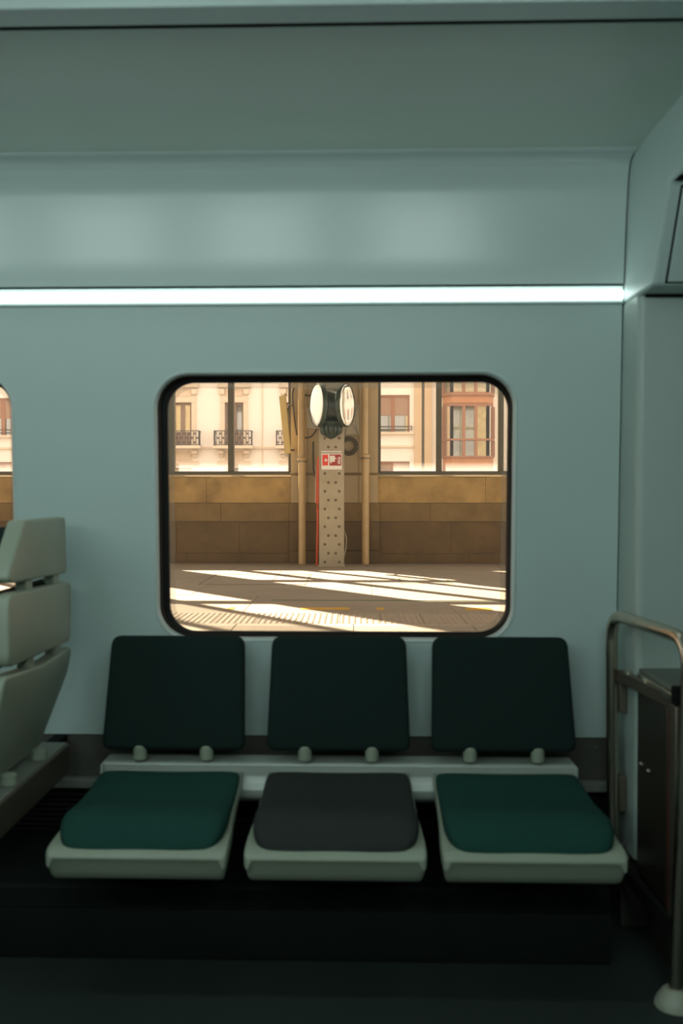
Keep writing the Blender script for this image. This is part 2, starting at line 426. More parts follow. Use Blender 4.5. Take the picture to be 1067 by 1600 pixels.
# shell of the saloon outside the view
bm = bmesh.new(); box(bm, XL-.05, XL, YB, 3.4, -.06, CEIL+.08); tag(finish('wall_left', bm, M_wall), kind='structure')
bm = bmesh.new(); box(bm, XR, XR+.05, YB, 3.4, -.06, CEIL+.08); tag(finish('wall_right', bm, M_wall), kind='structure')
bm = bmesh.new(); box(bm, XL, XR, YB-.05, YB, -.06, CEIL+.08); tag(finish('wall_front', bm, M_wall), kind='structure')
bm = bmesh.new(); box(bm, XL, XR, 3.262, 3.35, WALL_TOP-.02, CEIL+.08); tag(finish('wall_upper', bm, M_ceil), kind='structure')

# ------------------------------------------------------------------ LED light lines
def led_line(loc, sgn, x0, x1, label):
    t = thing('strip_light', loc, label, 'light')
    h = LED_Z1 - LED_Z0
    prof = [(.03, h*.20), (.006, h*.20), (.001, h*.23), (-.004, h*.34), (-.006, h*.45), (-.004, h*.56), (.001, h*.67), (.006, h*.70), (.03, h*.70)]
    bm = bmesh.new(); prism(bm, [(y*sgn, z) for y, z in prof], x0-loc[0], x1-loc[0]); finish('diffuser', bm, M_led, t, smooth=50)['label'] = 'glowing white diffuser'
    bm = bmesh.new(); prism(bm, [(y*sgn, z) for y, z in ((.034, -.004), (.034, h*.92), (-.001, h*.92), (.001, h*.88), (.007, h*.71), (.0302, h*.71), (.0302, h*.19), (.008, h*.19), (.003, h*.04), (.003, -.004))], x0-loc[0], x1-loc[0]); finish('housing', bm, M_wall, t)
    bm = bmesh.new(); box(bm, x1-loc[0], x1-loc[0]+.003, .006 if sgn > 0 else -.03, .03 if sgn > 0 else -.006, -.004, h*.90); finish('end_cap', bm, M_wall, t)
    return t
led_line((0, 3.108, LED_Z0), 1, XL, XE-.006, 'long glowing white light line running under the cove panel above the window')
led_line((0, YB+.04, LED_Z0), -1, XL, XR, 'glowing white light line on the wall opposite the three seats, behind the viewer')

M_lamp = emit_mat('ceiling lamp', (.80, 1.0, .97), LAMP_POWER)
for x, lab in ((-1.95, 'ceiling lamp over the aisle, farthest left of the four'), (-1.15, 'ceiling lamp over the aisle, left of the middle seat'), (-.40, 'ceiling lamp over the aisle, straight above the viewer'), (.38, 'ceiling lamp over the aisle, nearest the vestibule')):
    t = thing('ceiling_lamp', (x, 1.75, CEIL+.026), lab, 'light', 'ceiling lamps over the aisle')
    bm = bmesh.new(); plate(bm, rrect(0, 0, .24, .085, .03, n=4), .012, .003, lambda u, v, w_: Vector((u, v, w_-.010)), seg=2); finish('frame', bm, M_wall, t, smooth=40)
    bm = bmesh.new(); plate(bm, rrect(0, 0, .215, .06, .02, n=4), .008, .003, lambda u, v, w_: Vector((u, v, w_-.014)), seg=2); finish('diffuser', bm, M_lamp, t, smooth=40)

M_wlamp = emit_mat('wall lamp', (.83, 1.0, .965), WALL_LAMP_POWER)
for x, lab in ((-2.6, 'wall lamp opposite the seats, farthest from the vestibule'), (-1.57, 'wall lamp opposite the seats, second from the far end'), (-.60, 'wall lamp opposite the seats, second from the vestibule'), (.42, 'wall lamp opposite the seats, nearest the vestibule')):
    t = thing('wall_lamp', (x, YB, 2.17), lab, 'light', 'wall lamps opposite the window')
    bm = bmesh.new(); plate(bm, rrect(0, 0, .37, .11, .03, n=4), .03, .004, lambda u, v, w_: Vector((u, .03-w_, v)), seg=2); finish('frame', bm, M_wall, t, smooth=40)
    bm = bmesh.new(); plate(bm, rrect(0, 0, .345, .085, .02, n=4), .02, .004, lambda u, v, w_: Vector((u, .036-w_, v)), seg=2); finish('diffuser', bm, M_wlamp, t, smooth=40)

# ================================================================== SEATS
def seat_parts(root, m_seat, m_back, m_sh=M_shell):
    """cantilevered coach seat; local y: 0 at the cushion's rear edge, negative to its front"""
    st = [(.000, .478, .500, .185), (-.006, .472, .509, .203), (-.02, .466, .515, .2105), (-.09, .455, .508, .2125), (-.18, .447, .499, .213), (-.27, .441, .501, .214),
          (-.33, .430, .512, .2165), (-.37, .426, .5155, .2175), (-.405, .423, .512, .2150), (-.432, .421, .502, .2100), (-.454, .421, .487, .2015), (-.470, .422, .470, .190), (-.480, .424, .454, .174), (-.484, .428, .441, .150)]
    bm = bmesh.new(); loft(bm, st, n=36, e=3.3, sag=.010, belly=.010); finish('seat_cushion', bm, m_seat, root, smooth=80, subsurf=1)
    sh = [(.030, .43, .492, .205), (.020, .425, .497, .212), (-.06, .415, .488, .215), (-.16, .405, .474, .217), (-.27, .388, .461, .220), (-.36, .370, .452, .226), (-.43, .356, .446, .2285), (-.458, .352, .443, .229), (-.472, .360, .441, .229), (-.482, .380, .438, .2285), (-.491, .402, .432, .227), (-.497, .414, .426, .224), (-.499, .417, .422, .220)]
    bm = bmesh.new()
    rings = []
    for y, zb, zt, hw in sh:     # trough section: broad lip above, drawn in below
        f = max(0.0, min(1.0, (-y-.2)/.25)); bw = hw - .011
        rr = .014
        sec = rpoly([(-hw, zt-.001), (-hw, zt-.035), (-bw, zb), (bw, zb), (hw, zt-.035), (hw, zt-.001), (hw-.02, zt-.0), (-hw+.02, zt-.0)], [.008, .02, rr, rr, .02, .008, .01, .01], n=3)
        rings.append([(x, y, z + (.004*(1-(x/hw)**2) if z < (zb+zt)/2 else -.006*(1-(x/hw)**2))) for x, z in sec])
    v = skin(bm, rings); bm.faces.new(v[0][::-1]); bm.faces.new(v[-1])
    finish('seat_shell', bm, m_sh, root, smooth=58)
    # back cushion, leaning back
    bb = Vector((0, .012, .562)); up = Vector((0, .098, .330)).normalized(); nrm = Vector((0, up.z, -up.y))
    def place(u, v_, w_): return bb + Vector((u, 0, 0)) + up*v_ + nrm*w_
    lp = rpoly([(-.2165, 0), (.2165, 0), (.207, .346), (-.207, .346)], [.028, .028, .034, .034], n=6)
    bm = bmesh.new(); plate(bm, lp, .045, .016, place, bulge=.006); finish('back_cushion', bm, m_back, root, smooth=70)
    bm = bmesh.new(); plate(bm, inset(lp, .006), .016, .006, lambda u, v_, w_: place(u, v_+.004, w_+.045)); finish('back_shell', bm, m_sh, root, smooth=60)
    bm = bmesh.new(); lathe(bm, [(.016, -.03), (.0205, -.026), (.0205, .012), (.017, .016)], (0, 0, 0), n=16); me = None
    for sx in (-1, 1):
        if me is None:
            o = finish('bracket', bm, m_sh, root, smooth=40); me = o
        else:
            o = me.copy(); COL.objects.link(o); o.parent = root
        o.location = (sx*.101, .032, .556)
SEAT_Y = 2.955
cxs = [at((155+383)/2, 1178, 2.967).x, at((416+641)/2, 1178, 2.967).x, at((672+905)/2, 1180, 2.967).x]
labels = ['dark green bench seat left of the charcoal one', 'middle bench seat with a charcoal cushion under the window', 'dark green bench seat beside the tubular handrail']
for i, cx in enumerate(cxs):
    t = thing('bench_seat', (cx, SEAT_Y, 0), labels[i], 'seat', 'three coach seats under the window')
    seat_parts(t, M_char if i == 1 else M_green, M_back)
# the beam that carries the three
bx0 = at(161, 1190, 2.98).x; bx1 = at(899, 1192, 2.98).x
beam = thing('seat_beam', ((bx0+bx1)/2, 3.05, .47), 'long pale grey metal beam carrying the three bench seats off the wall', 'beam')
bm = bmesh.new(); h = (bx1-bx0)/2
prism(bm, rpoly([(.025, .050), (-.068, .050), (-.074, .044), (-.072, .012), (-.078, -.008), (-.092, -.024), (-.092, -.050), (-.07, -.066), (.025, -.066)], [.002, .004, .004, .02, .01, .012, .02, .01, .002], n=4), -h, h)
finish('beam_profile', bm, M_alu, beam, smooth=40)
for s in (-1, 1):
    bm = bmesh.new(); box(bm, s*h-.004, s*h+.004, -.09, .026, -.06, .046); finish('end_plate', bm, M_alu, beam, bevel=.002)
bm = bmesh.new(); box(bm, -h+.02, h-.02, .024, .16, -.055, .0); finish('wall_rail', bm, M_dkbar, beam)

# ------------------------------------------------------------------ seat facing left, seen from behind
SX = -.885
def bx(z): # rake and curve of the back shells
    pts = [(.55, -.945), (.70, -.905), (.84, -.880), (.98, -.876), (1.10, -.884), (1.28, -.892)]
    for (z0, x0), (z1_, x1) in zip(pts, pts[1:]):
        if z <= z1_: return x0 + (x1-x0)*(z-z0)/(z1_-z0)
    return pts[-1][1]
ls = thing('left_facing_seat', (-1.1, 2.80, 0), 'pale shelled seat facing left, its stacked back shells seen from behind', 'seat')
def back_plate(name, poly, r, t, m, off=0.0, rnd=.012, bulge=.004):
    bm = bmesh.new(); lp = rpoly(poly, r, n=5)
    # dense outline so that the shell follows the curve of the back
    plate(bm, lp, t, rnd, lambda u, v_, w_: Vector((bx(v_) - off - w_ + 1.1, u - 2.80, v_)), bulge=bulge)
    return finish(name, bm, m, ls, smooth=60)
Z = lambda px, py, X=SX: at(px, py, at_plane_x(px, X)).z
back_plate('headrest', [(2.50, Z(3, 916)), (3.045, 1.087), (3.055, Z(98, 808)), (2.675, Z(33, 814))], [.03, .02, .012, .025], .05, M_shell, rnd=.009)
back_plate('back_shell', [(2.50, .885), (3.06, .874), (3.075, 1.058), (2.515, 1.074)], [.04, .025, .025, .04], .035, M_shell, rnd=.008)
back_plate('back_cushion', [(2.49, .875), (3.06, .875), (3.06, 1.07), (2.49, 1.07)], [.03]*4, .05, M_back, off=.036)
back_plate('headrest_cushion', [(2.54, 1.105), (3.03, 1.095), (3.03, 1.24), (2.67, 1.24)], [.03]*4, .03, M_back, off=.051)
back_plate('lower_shell', [(2.47, .575), (2.93, .575), (3.075, .78), (3.075, .856), (2.80, .846), (2.47, .868)], [.04, .05, .06, .02, .05, .03], .05, M_shell, rnd=.008)
for y, z in ((2.72, 1.075), (2.97, 1.07), (2.72, .872), (2.97, .87)):
    bm = bmesh.new(); box(bm, bx(z)-.045+1.1, bx(z)-.012+1.1, y-.03-2.8, y+.03-2.8, z-.035, z+.035); finish('bracket', bm, M_shell, ls, bevel=.008)
# its cushion and pan, mostly out of the frame
bm = bmesh.new()
loft(bm, [(.0, .478, .500, .2), (-.02, .466, .515, .225), (-.2, .447, .499, .23), (-.385, .432, .512, .232), (-.45, .43, .495, .228), (-.47, .444, .456, .18)], n=28, e=3.6, sag=.006)
c = finish('seat_cushion', bm, M_green, ls, smooth=80); c.rotation_euler = (0, 0, R(-90)); c.location = (.02, -.05, .06)
bm = bmesh.new()
loft(bm, [(.03, .40, .485, .21), (.02, .39, .489, .225), (-.2, .385, .468, .235), (-.43, .36, .45, .245), (-.48, .36, .436, .24), (-.49, .37, .42, .22)], n=28, e=5)
c = finish('seat_shell', bm, M_shell, ls, smooth=60); c.rotation_euler = (0, 0, R(-90)); c.location = (.02, -.05, .06)
# beam of that seat, running out from the wall
lb = thing('cross_beam', (-.93, 2.6, .51), 'dark beam running out from the wall under the left-facing seat', 'beam')
bz1 = Z(101, 1166, -.885); bz0 = Z(101, 1213, -.885)
bm = bmesh.new(); box(bm, -.045, .045, -.75, .465, bz0-.51, bz1-.51); finish('beam_profile', bm, M_dkbar, lb, bevel=.006)
bm = bmesh.new(); box(bm, -.04, .038, -.75, .463, bz1-.5105, bz1-.508); finish('top_plate', bm, M_ledge, lb)
bm = bmesh.new(); box(bm, -.04, .0, .464, .60, bz0-.51+.004, bz1-.51-.004); finish('wall_bracket', bm, M_black, lb, bevel=.003)
for px, py in ((60, 1190), (12, 1240)):
    y = at_plane_x(px, -.915)
    bm = bmesh.new(); lathe(bm, [(.02, 0), (.024, .004), (.022, .028), (.014, .034)], (.012, y-2.6, bz1-.509), n=16); finish('peg', bm, M_shell, lb, smooth=40)

# ================================================================== HANDRAIL, SCREEN AND CABINET
far_t = at(956, 1000, 3.06); far_b = at(960, 1255, 3.06); near_t = at(1072, 1050, 2.60); near_b = at(1055, 1565, 2.588)
FX, FY = far_b.x, 3.06; NX, NY = near_b.x, 2.588
top_far = at(966, 953, 3.06).z; top_near = at(1052, 984, 2.66).z - .004
rail = thing('handrail', (NX, NY, 0), 'tubular bronze steel handrail with a draught screen at the end of the seats', 'handrail')
off = Vector((NX, NY, 0))
pts = fillet([(FX-.004, FY, .225), (FX-.012, FY, top_far-.01), (near_t.x+.004, NY, top_far-.022), (NX, NY, .02)], .085, n=8)
bm = bmesh.new(); tube(bm, [p-off for p in pts], .0185, n=18); finish('tube', bm, M_steel, rail, smooth=60)
bm = bmesh.new(); lathe(bm, [(.053, 0.001), (.053, .008), (.047, .022), (.034, .042), (.026, .048)], (0, 0, 0), n=28); finish('base_flange', bm, M_flange, rail, smooth=35)
bm = bmesh.new(); lathe(bm, [(.045, 0.0), (.045, .006), (.026, .03)], (FX-NX, FY-NY, POD+.001), n=24); finish('base_flange', bm, M_flange, rail, smooth=35)
def bar(name, p0, p1, h, t, m, bev=.002):
    d = (p1-p0); s = Vector((d.y, -d.x, 0)).normalized()*t/2
    bm = bmesh.new(); v = [bm.verts.new(p + q + Vector((0,0,z)) - off) for z in (-h/2, h/2) for p, q in ((p0,-s),(p0,s),(p1,s),(p1,-s))]
    for f in ((0,3,2,1),(4,5,6,7),(0,1,5,4),(1,2,6,5),(2,3,7,6),(3,0,4,7)): bm.faces.new([v[i] for i in f])
    return finish(name, bm, m, rail, bevel=bev)
ub0 = at(972, 1055, 3.03); ub1 = at(1062, 1106, 2.61)
ubz = (ub0.z+ub1.z)/2
bar('upper_bar', Vector((FX+.012, 3.05, ubz)), Vector((NX+.022, 2.60, ubz)), .036, .020, M_dkbar)
lbz = .195
bar('lower_bar', Vector((FX+.012, 3.04, lbz)), Vector((NX+.002, 2.60, lbz)), .042, .020, M_grille)
for y in (2.985, 2.855, 2.72):
    t_ = (3.05-y)/.45; x = FX+.012+(NX+.01-FX)*t_
    bm = bmesh.new(); lathe(bm, [(.011, 0), (.011, .006), (.006, .010)], Vector((x, y, ubz+.018))-off, n=12); finish('screw', bm, M_screw, rail, smooth=40)
for z0, z1_ in ((ubz-.115, ubz-.015), (.36, .47)):
    bm = bmesh.new(); box(bm, FX-NX+.012, FX-NX+.034, FY-NY-.012, FY-NY+.012, z0, z1_); finish('clamp', bm, M_dkbar, rail, bevel=.002)
# cabinet behind the rail
CX = XE+.004; CT = .815; CY0 = at_plane_x(1057, CX) - .01
cab = thing('equipment_cabinet', (CX+.35, (CY0+VY)/2, 0), 'low dark brown equipment cabinet against the vestibule wall behind the handrail', 'cabinet')
co = cab.location
def cbox(name, x0, x1, y0, y1, z0, z1_, m, bev=.003):
    bm = bmesh.new(); box(bm, x0-co.x, x1-co.x, y0-co.y, y1-co.y, z0, z1_); return finish(name, bm, m, cab, bevel=bev)
cbox('body', CX+.004, CX+.7, CY0+.012, VY-.001, .20, CT-.016, M_cab)
cbox('top', CX+.004, CX+.71, CY0-.004, VY-.001, CT-.014, CT, M_cabtop)
cbox('side_panel', CX-.002, CX+.006, CY0+.075, VY-.012, .225, CT-.055, M_cab)
cbox('corner_post', CX-.002, CX+.016, CY0+.002, CY0+.055, .20, CT-.040, M_dkbar)
cbox('edge_strip', CX-.004, CX+.008, CY0+.002, VY-.01, CT-.038, CT-.012, M_steel)
cbox('red_edge', CX-.0035, CX+.004, CY0+.056, CY0+.0595, .22, CT-.060, mat('dark red', (.12, .012, .008), .5), 0)['label'] = 'thin dark red strip'
cbox('end_block', CX-.006, CX+.03, CY0-.008, CY0+.03, CT-.034, CT+.012, M_black)
cbox('foot', CX+.04, CX+.68, CY0+.06, VY-.02, 0.0, .198, M_cab)
for px, py in ((1005, 1194), (1017, 1205)):
    y = at_plane_x(px, CX); p = at(px, py, y)
    bm = bmesh.new(); lathe(bm, [(.008, 0), (.008, .008), (.004, .012)], Vector((CX+.004, p.y, p.z))-co, n=10, M=Matrix.Rotation(R(-90), 3, 'Y')); finish('latch', bm, M_screw, cab, smooth=40)

# ================================================================== STATION
SY = 19.16                     # face of the station's outer wall
M_stone = mat('ochre stone', (.44, .285, .105), rough=.9, var=.3, scale=3, bump=.3, bscale=60, dirt_or_refl=(.15, .095, .04), dscale=1.6, damt=.65)
M_stone2 = mat('grey ochre stone', (.245, .16, .064), rough=.9, var=.15, scale=8, bump=.3, bscale=60, dirt_or_refl=(.13, .085, .038), dscale=1.3, damt=.6)
M_stone3 = mat('dark stone', (.165, .105, .045), rough=.9, var=.2, scale=8, bump=.3, bscale=60, dirt_or_refl=(.09, .058, .026), dscale=1.2, damt=.75)
M_pier = mat('pier render', (.48, .37, .21), rough=.85, var=.1, scale=3, dirt_or_refl=(.30, .22, .11), dscale=1.5, damt=.5)
M_frame = mat('olive window frame', (.085, .072, .040), rough=.55, var=.12)
M_pave = mat('paving', (.42, .365, .29), rough=.85, var=.10, scale=5, bump=.15, bscale=80, dirt_or_refl=(.31, .265, .205), dscale=.9, damt=.5)
M_tact = mat('tactile paving', (.50, .435, .35), rough=.85, var=.08, scale=10, dirt_or_refl=(.42, .36, .28), dscale=1.5, damt=.4)
M_joint = mat('paving joint', (.24, .20, .15), rough=.95)
M_yellow = mat('worn yellow paint', (.80, .46, .01), rough=.8, var=.15, scale=20, dirt_or_refl=(.5, .42, .3), dscale=9, damt=.4)
M_greenl = mat('green line paint', (.09, .16, .08), rough=.8, var=.2)
M_column = mat('grey painted steel', (.40, .345, .235), rough=.6, var=.1, scale=6, bump=.08, bscale=60, dirt_or_refl=(.27, .20, .11), dscale=3, damt=.5)
M_rivet = mat('rivet dark', (.16, .125, .075), rough=.6)
M_pipe = mat('ochre painted pipe', (.52, .36, .15), rough=.32, var=.1, scale=4, dirt_or_refl=(.33, .20, .08), dscale=4, damt=.5)
M_red = mat('red paint', (.62, .085, .02), rough=.5, var=.1)
M_sred = mat('sign red', (.72, .045, .02), rough=.5, var=.06)
M_sdred = mat('sign dark red', (.36, .02, .015), rough=.5, var=.1)
M_white = mat('sign white', (.80, .76, .66), rough=.6, var=.04)
M_dgreen = mat('dark green cast iron', (.028, .045, .030), rough=.38, var=.2, scale=10)
M_boxg = mat('grey junction box', (.46, .41, .29), rough=.6, var=.06)
M_mirror = mat('convex mirror', (.92, .90, .86), rough=.06, metal=1, var=.01)
M_opal = mat('opal disc', (.60, .585, .56), rough=.35, var=.02)
M_yelp = mat('yellowed lamp housing', (.62, .44, .15), rough=.5, var=.06)
M_track = mat('track ballast', (.14, .11, .08), rough=.95, var=.3, scale=30, bump=.6, bscale=20)
M_roof = mat('roof boards', (.20, .15, .09), rough=.9, var=.15)
M_spane = glass_mat('station pane', (.96, .95, .93), refl=.02, dust=(1.72, 1.95, .5, .012, (.92, .90, .90)))

edge_y = 9.3
bm = bmesh.new(); box(bm, -26, 22, edge_y, SY+1.0, -1.0, -.03); plat = tag(finish('platform', bm, M_joint), kind='structure')
bm = bmesh.new(); box(bm, -26, 22, 3.5, edge_y, -1.15, -1.0); tag(finish('track_bed', bm, M_track), kind='structure')
# paving slabs, each an object sharing a few meshes
ty0 = at(533, 972, 10.6); TY0, TY1 = 1.33*F/(975-772), 1.33*F/(959-772)
def slab_mesh(name, sx, sy, m, h=.035, b=.006):
    bm = bmesh.new(); box(bm, -sx/2, sx/2, -sy/2, sy/2, -h, 0)
    top = [e for e in bm.edges if all(v.co.z > -1e-6 for v in e.verts)]
    bmesh.ops.bevel(bm, geom=top, offset=b, segments=1, affect='EDGES')
    bmesh.ops.recalc_face_normals(bm, faces=bm.faces)
    me = bpy.data.meshes.new(name); bm.to_mesh(me); bm.free(); me.materials.append(m); return me
def lay(name, me, x, y, z=0.0):
    o = link(name, me, plat); o.location = (x, y, z); return o
sw, sd = 2.4, (SY - TY1)/4
me_s = slab_mesh('paving_slab', sw-.004, sd-.004, M_pave, b=.004)
for j in range(4):
    for i in range(-5, 5):
        lay('paving_slab', me_s, (i+.5)*sw + (.0 if j % 2 else .9) + .25, TY1 + (j+.5)*sd, random.uniform(-.0015, .0015))
me_e = slab_mesh('edge_slab', 1.2-.004, TY0-edge_y-.008, M_tact)
for i in range(-7, 7): lay('edge_slab', me_e, (i+.5)*1.2, (TY0+edge_y)/2, random.uniform(-.0015, .0015))
# tactile tiles with raised studs
tw = (TY1-TY0)/2
bm = bmesh.new(); box(bm, -tw/2+.003, tw/2-.003, -tw/2+.003, tw/2-.003, -.035, 0)
nst = 7
for i in range(nst):
    for j in range(nst):
        cx = (i+.5)/nst*tw - tw/2; cy = (j+.5)/nst*tw - tw/2; r0 = tw/nst*.34
        a_ = [bm.verts.new((cx+r0*math.cos(k*math.pi/3), cy+r0*math.sin(k*math.pi/3), 0)) for k in range(6)]
        b_ = [bm.verts.new((cx+r0*.55*math.cos(k*math.pi/3), cy+r0*.55*math.sin(k*math.pi/3), .006)) for k in range(6)]
        for k in range(6): bm.faces.new((a_[k], a_[(k+1) % 6], b_[(k+1) % 6], b_[k]))
        bm.faces.new(b_)
bmesh.ops.recalc_face_normals(bm, faces=bm.faces)
me_t = bpy.data.meshes.new('tactile_tile'); bm.to_mesh(me_t); bm.free(); me_t.materials.append(M_tact)
nt_ = int(9.2/tw)
for i in range(nt_):
    for j in range(2): lay('tactile_tile', me_t, -5.6 + i*tw, TY0 + (j+.5)*tw)
# painted marks
def mark(name, px0, px1, py, m, wid, lab):
    y = 1.33*F/(py-772.0); x0 = at(px0, py, y).x; x1 = at(px1, py, y).x
    bm = bmesh.new(); box(bm, x0, x1, y-wid/2, y+wid/2, .0005, .004); o = finish(name, bm, m, plat); o['label'] = lab
for a_, b_ in ((357, 366), (470, 546), (588, 600), (727, 768), (60, 130), (160, 240)): mark('yellow_dash', a_, b_, 951.5, M_yellow, .22, 'worn yellow painted dash')
mark('green_line', 425, 800, 938.5, M_greenl, .045, 'thin dark green line')
# two cover plates let into the paving
for c4, lab in (([(323, 914), (470, 913), (486, 898), (335, 899)], 1), ([(628, 911), (706, 912), (697, 903), (622, 903)], 2)):
    P = []
    for px, py in c4:
        y = 1.33*F/(py-772.0); P.append(at(px, py, y))
    x0, x1 = min(p.x for p in P), max(p.x for p in P); y0, y1 = min(p.y for p in P), max(p.y for p in P)
    bm = bmesh.new()
    for q in ((x0, x1, y0, y0+.035), (x0, x1, y1-.035, y1), (x0, x0+.02, y0, y1), (x1-.02, x1, y0, y1)): box(bm, q[0], q[1], q[2], q[3], .0005, .003)
    finish('cover_frame', bm, M_joint, plat)

# parapet, course by course, in blocks
def sx(px, Y=SY): return at(px, 800, Y).x
PIER_P = 437*SY/F             # pier spacing
PW0, PW1 = sx(455), sx(590)   # the pier in view
zc = [at(525, y, SY).z for y in (880, 865, 815, 786, 745)]
zc[0] = 0
bm = bmesh.new(); box(bm, -24, 20, SY+.06, SY+.5, -.03, zc[4]-.01); par = tag(finish('wall_station', bm, M_joint), kind='structure')
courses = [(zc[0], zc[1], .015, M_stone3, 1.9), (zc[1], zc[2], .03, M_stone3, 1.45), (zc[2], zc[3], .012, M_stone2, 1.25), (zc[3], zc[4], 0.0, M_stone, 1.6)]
bays = [(k, PW1+(k)*PIER_P-PIER_P, PW0+k*PIER_P) for k in (-1, 0, 1, 2)]   # stretch of wall between piers
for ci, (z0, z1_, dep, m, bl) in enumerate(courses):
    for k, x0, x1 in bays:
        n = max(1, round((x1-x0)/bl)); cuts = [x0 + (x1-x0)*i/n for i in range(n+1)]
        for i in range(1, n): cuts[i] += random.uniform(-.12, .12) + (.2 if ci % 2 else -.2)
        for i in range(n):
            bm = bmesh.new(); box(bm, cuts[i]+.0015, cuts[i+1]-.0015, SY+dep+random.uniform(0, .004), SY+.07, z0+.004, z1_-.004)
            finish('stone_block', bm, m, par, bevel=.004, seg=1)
SILL = at(525, 741, SY).z
for k, x0, x1 in bays:
    bm = bmesh.new(); prism(bm, [(SY-.04, zc[4]-.002), (SY-.04, zc[4]+.012), (SY+.06, SILL), (SY+.5, SILL), (SY+.5, zc[4]-.002)], x0, x1); finish('sill', bm, M_pier, par)

# piers with pipes
HROOF = 10.2
for k in (-1, 0, 1):
    o_ = k*PIER_P
    bm = bmesh.new(); box(bm, PW0+o_, PW1+o_, SY-.04, SY+.55, zc[3], HROOF); pier = tag(finish('pier', bm, M_pier, bevel=.01, seg=1), kind='structure')
    hz = zc[3]/2
    for j, (z0, z1_) in enumerate(((0, zc[1]+.06), (zc[1]+.06, zc[2]), (zc[2], zc[3]))):
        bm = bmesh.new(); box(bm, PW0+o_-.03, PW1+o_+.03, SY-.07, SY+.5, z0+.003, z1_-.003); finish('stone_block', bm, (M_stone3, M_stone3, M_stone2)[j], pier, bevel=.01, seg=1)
    for a_, b_ in ((PW0, sx(480)), (sx(561), PW1)):
        bm = bmesh.new(); box(bm, a_+o_-.004, b_+o_+.004, SY-.06, SY-.035, zc[3]+.004, HROOF); finish('pilaster_strip', bm, M_pier, pier, bevel=.008, seg=1)
    bm = bmesh.new(); box(bm, PW0+o_-.02, PW1+o_+.02, SY-.08, SY-.03, SILL-.02, SILL+.025); finish('moulding', bm, M_stone2, pier, bevel=.008, seg=1)

# tall glazed openings between the piers
def station_window(n, x0, x1):
    wn = link('window_%d' % n, None); wn['kind'] = 'structure'
    def fr(name, xa, xb, za, zb, d=.0):
        bm = bmesh.new(); box(bm, xa, xb, SY+.08+d, SY+.26+d, za, zb); return finish(name, bm, M_frame, wn)
    zt = 9.2
    fr('bottom_rail', x0, x1, SILL-.005, SILL+.06)
    e1, e2 = 95.5*SY/F, 192*SY/F
    X4 = [x0, x0+e1, x0+e2, x1] if n == 4 else [x0, x1-e2, x1-e1, x1]
    for i in range(4):
        wd = .05 if i in (0, 3) else .055
        if n in (3,) and i == 1: wd = .085
        xa = X4[i]
        if i == 0: fr('mullion', xa, xa+.06, SILL+.055, zt)
        elif i == 3: fr('mullion', xa-.06, xa, SILL+.055, zt)
        else: fr('mullion', xa-wd, xa+wd, SILL+.055, zt)
    for z in (3.75, 6.5, 9.2): fr('transom', x0, x1, z-.10, z+.10, .004)
    for i in range(3):
        for za, zb in ((SILL+.05, 3.7), (3.8, 6.45), (6.55, 9.15)):
            bm = bmesh.new(); v = [bm.verts.new((x, SY+.155, z)) for x, z in ((X4[i]+.03, za), (X4[i+1]-.03, za), (X4[i+1]-.03, zb), (X4[i]+.03, zb))]; bm.faces.new(v)
            finish('pane', bm, M_spane, wn)
    # head wall above
    return wn
for n, (k, x0, x1) in zip((5, 3, 4, 6), bays): station_window(n, x0, x1)
bm = bmesh.new(); box(bm, -24, 20, SY, SY+.5, 9.26, HROOF+.4); tag(finish('wall_station_head', bm, M_pier), kind='structure')
for xa, xb in ((-24, bays[0][1]), (bays[3][2], 20)):
    bm = bmesh.new(); box(bm, xa, xb, SY, SY+.5, zc[4]+.001, 9.255); tag(finish('wall_station_end', bm, M_pier), kind='structure')
bm = bmesh.new(); box(bm, -26, 22, -12, SY+1.2, HROOF+.4, HROOF+.55); rf = tag(finish('roof', bm, M_roof), kind='structure')
for i in range(-4, 4):
    bm = bmesh.new(); box(bm, i*PIER_P+PW0+.7, i*PIER_P+PW0+.95, -12, SY, HROOF+.0, HROOF+.4); finish('roof_beam', bm, M_roof, rf)

# downpipes
for pxt, pxb, lab, pyj in ((471, 472, 'ochre downpipe on the pier left of the riveted pillar', 718), (570, 571, 'ochre downpipe on the pier right of the riveted pillar', 713)):
    Yp = SY-.285
    x = at(pxb, 800, Yp).x; t = thing('downpipe', (x, Yp, 0), lab, 'pipe')
    zj = at(pxb, pyj, Yp).z; r = .0708
    bm = bmesh.new(); tube(bm, [(0, 0, .0), (0, 0, zj-.03)], r, n=20); finish('lower_pipe', bm, M_pipe, t, smooth=50)
    bm = bmesh.new(); tube(bm, [(-.012, 0, zj+.02), (-.03, 0, HROOF)], r*.88, n=20); finish('upper_pipe', bm, M_pipe, t, smooth=50)
    bm = bmesh.new(); lathe(bm, [(r*.9, zj-.12), (r*1.02, zj-.12), (r*1.02, zj-.02), (r*1.22, zj-.02), (r*1.22, zj+.03), (r*.9, zj+.045)], (0, 0, 0), n=20); finish('coupling', bm, M_pipe, t, smooth=40)
    bm = bmesh.new(); lathe(bm, [(r*1.18, zj-.045), (r*1.18, zj-.030)], (0, 0, 0), n=20); box(bm, -r*1.3, r*1.3, .0, .22, zj-.045, zj-.028); finish('bracket', bm, M_frame, t)

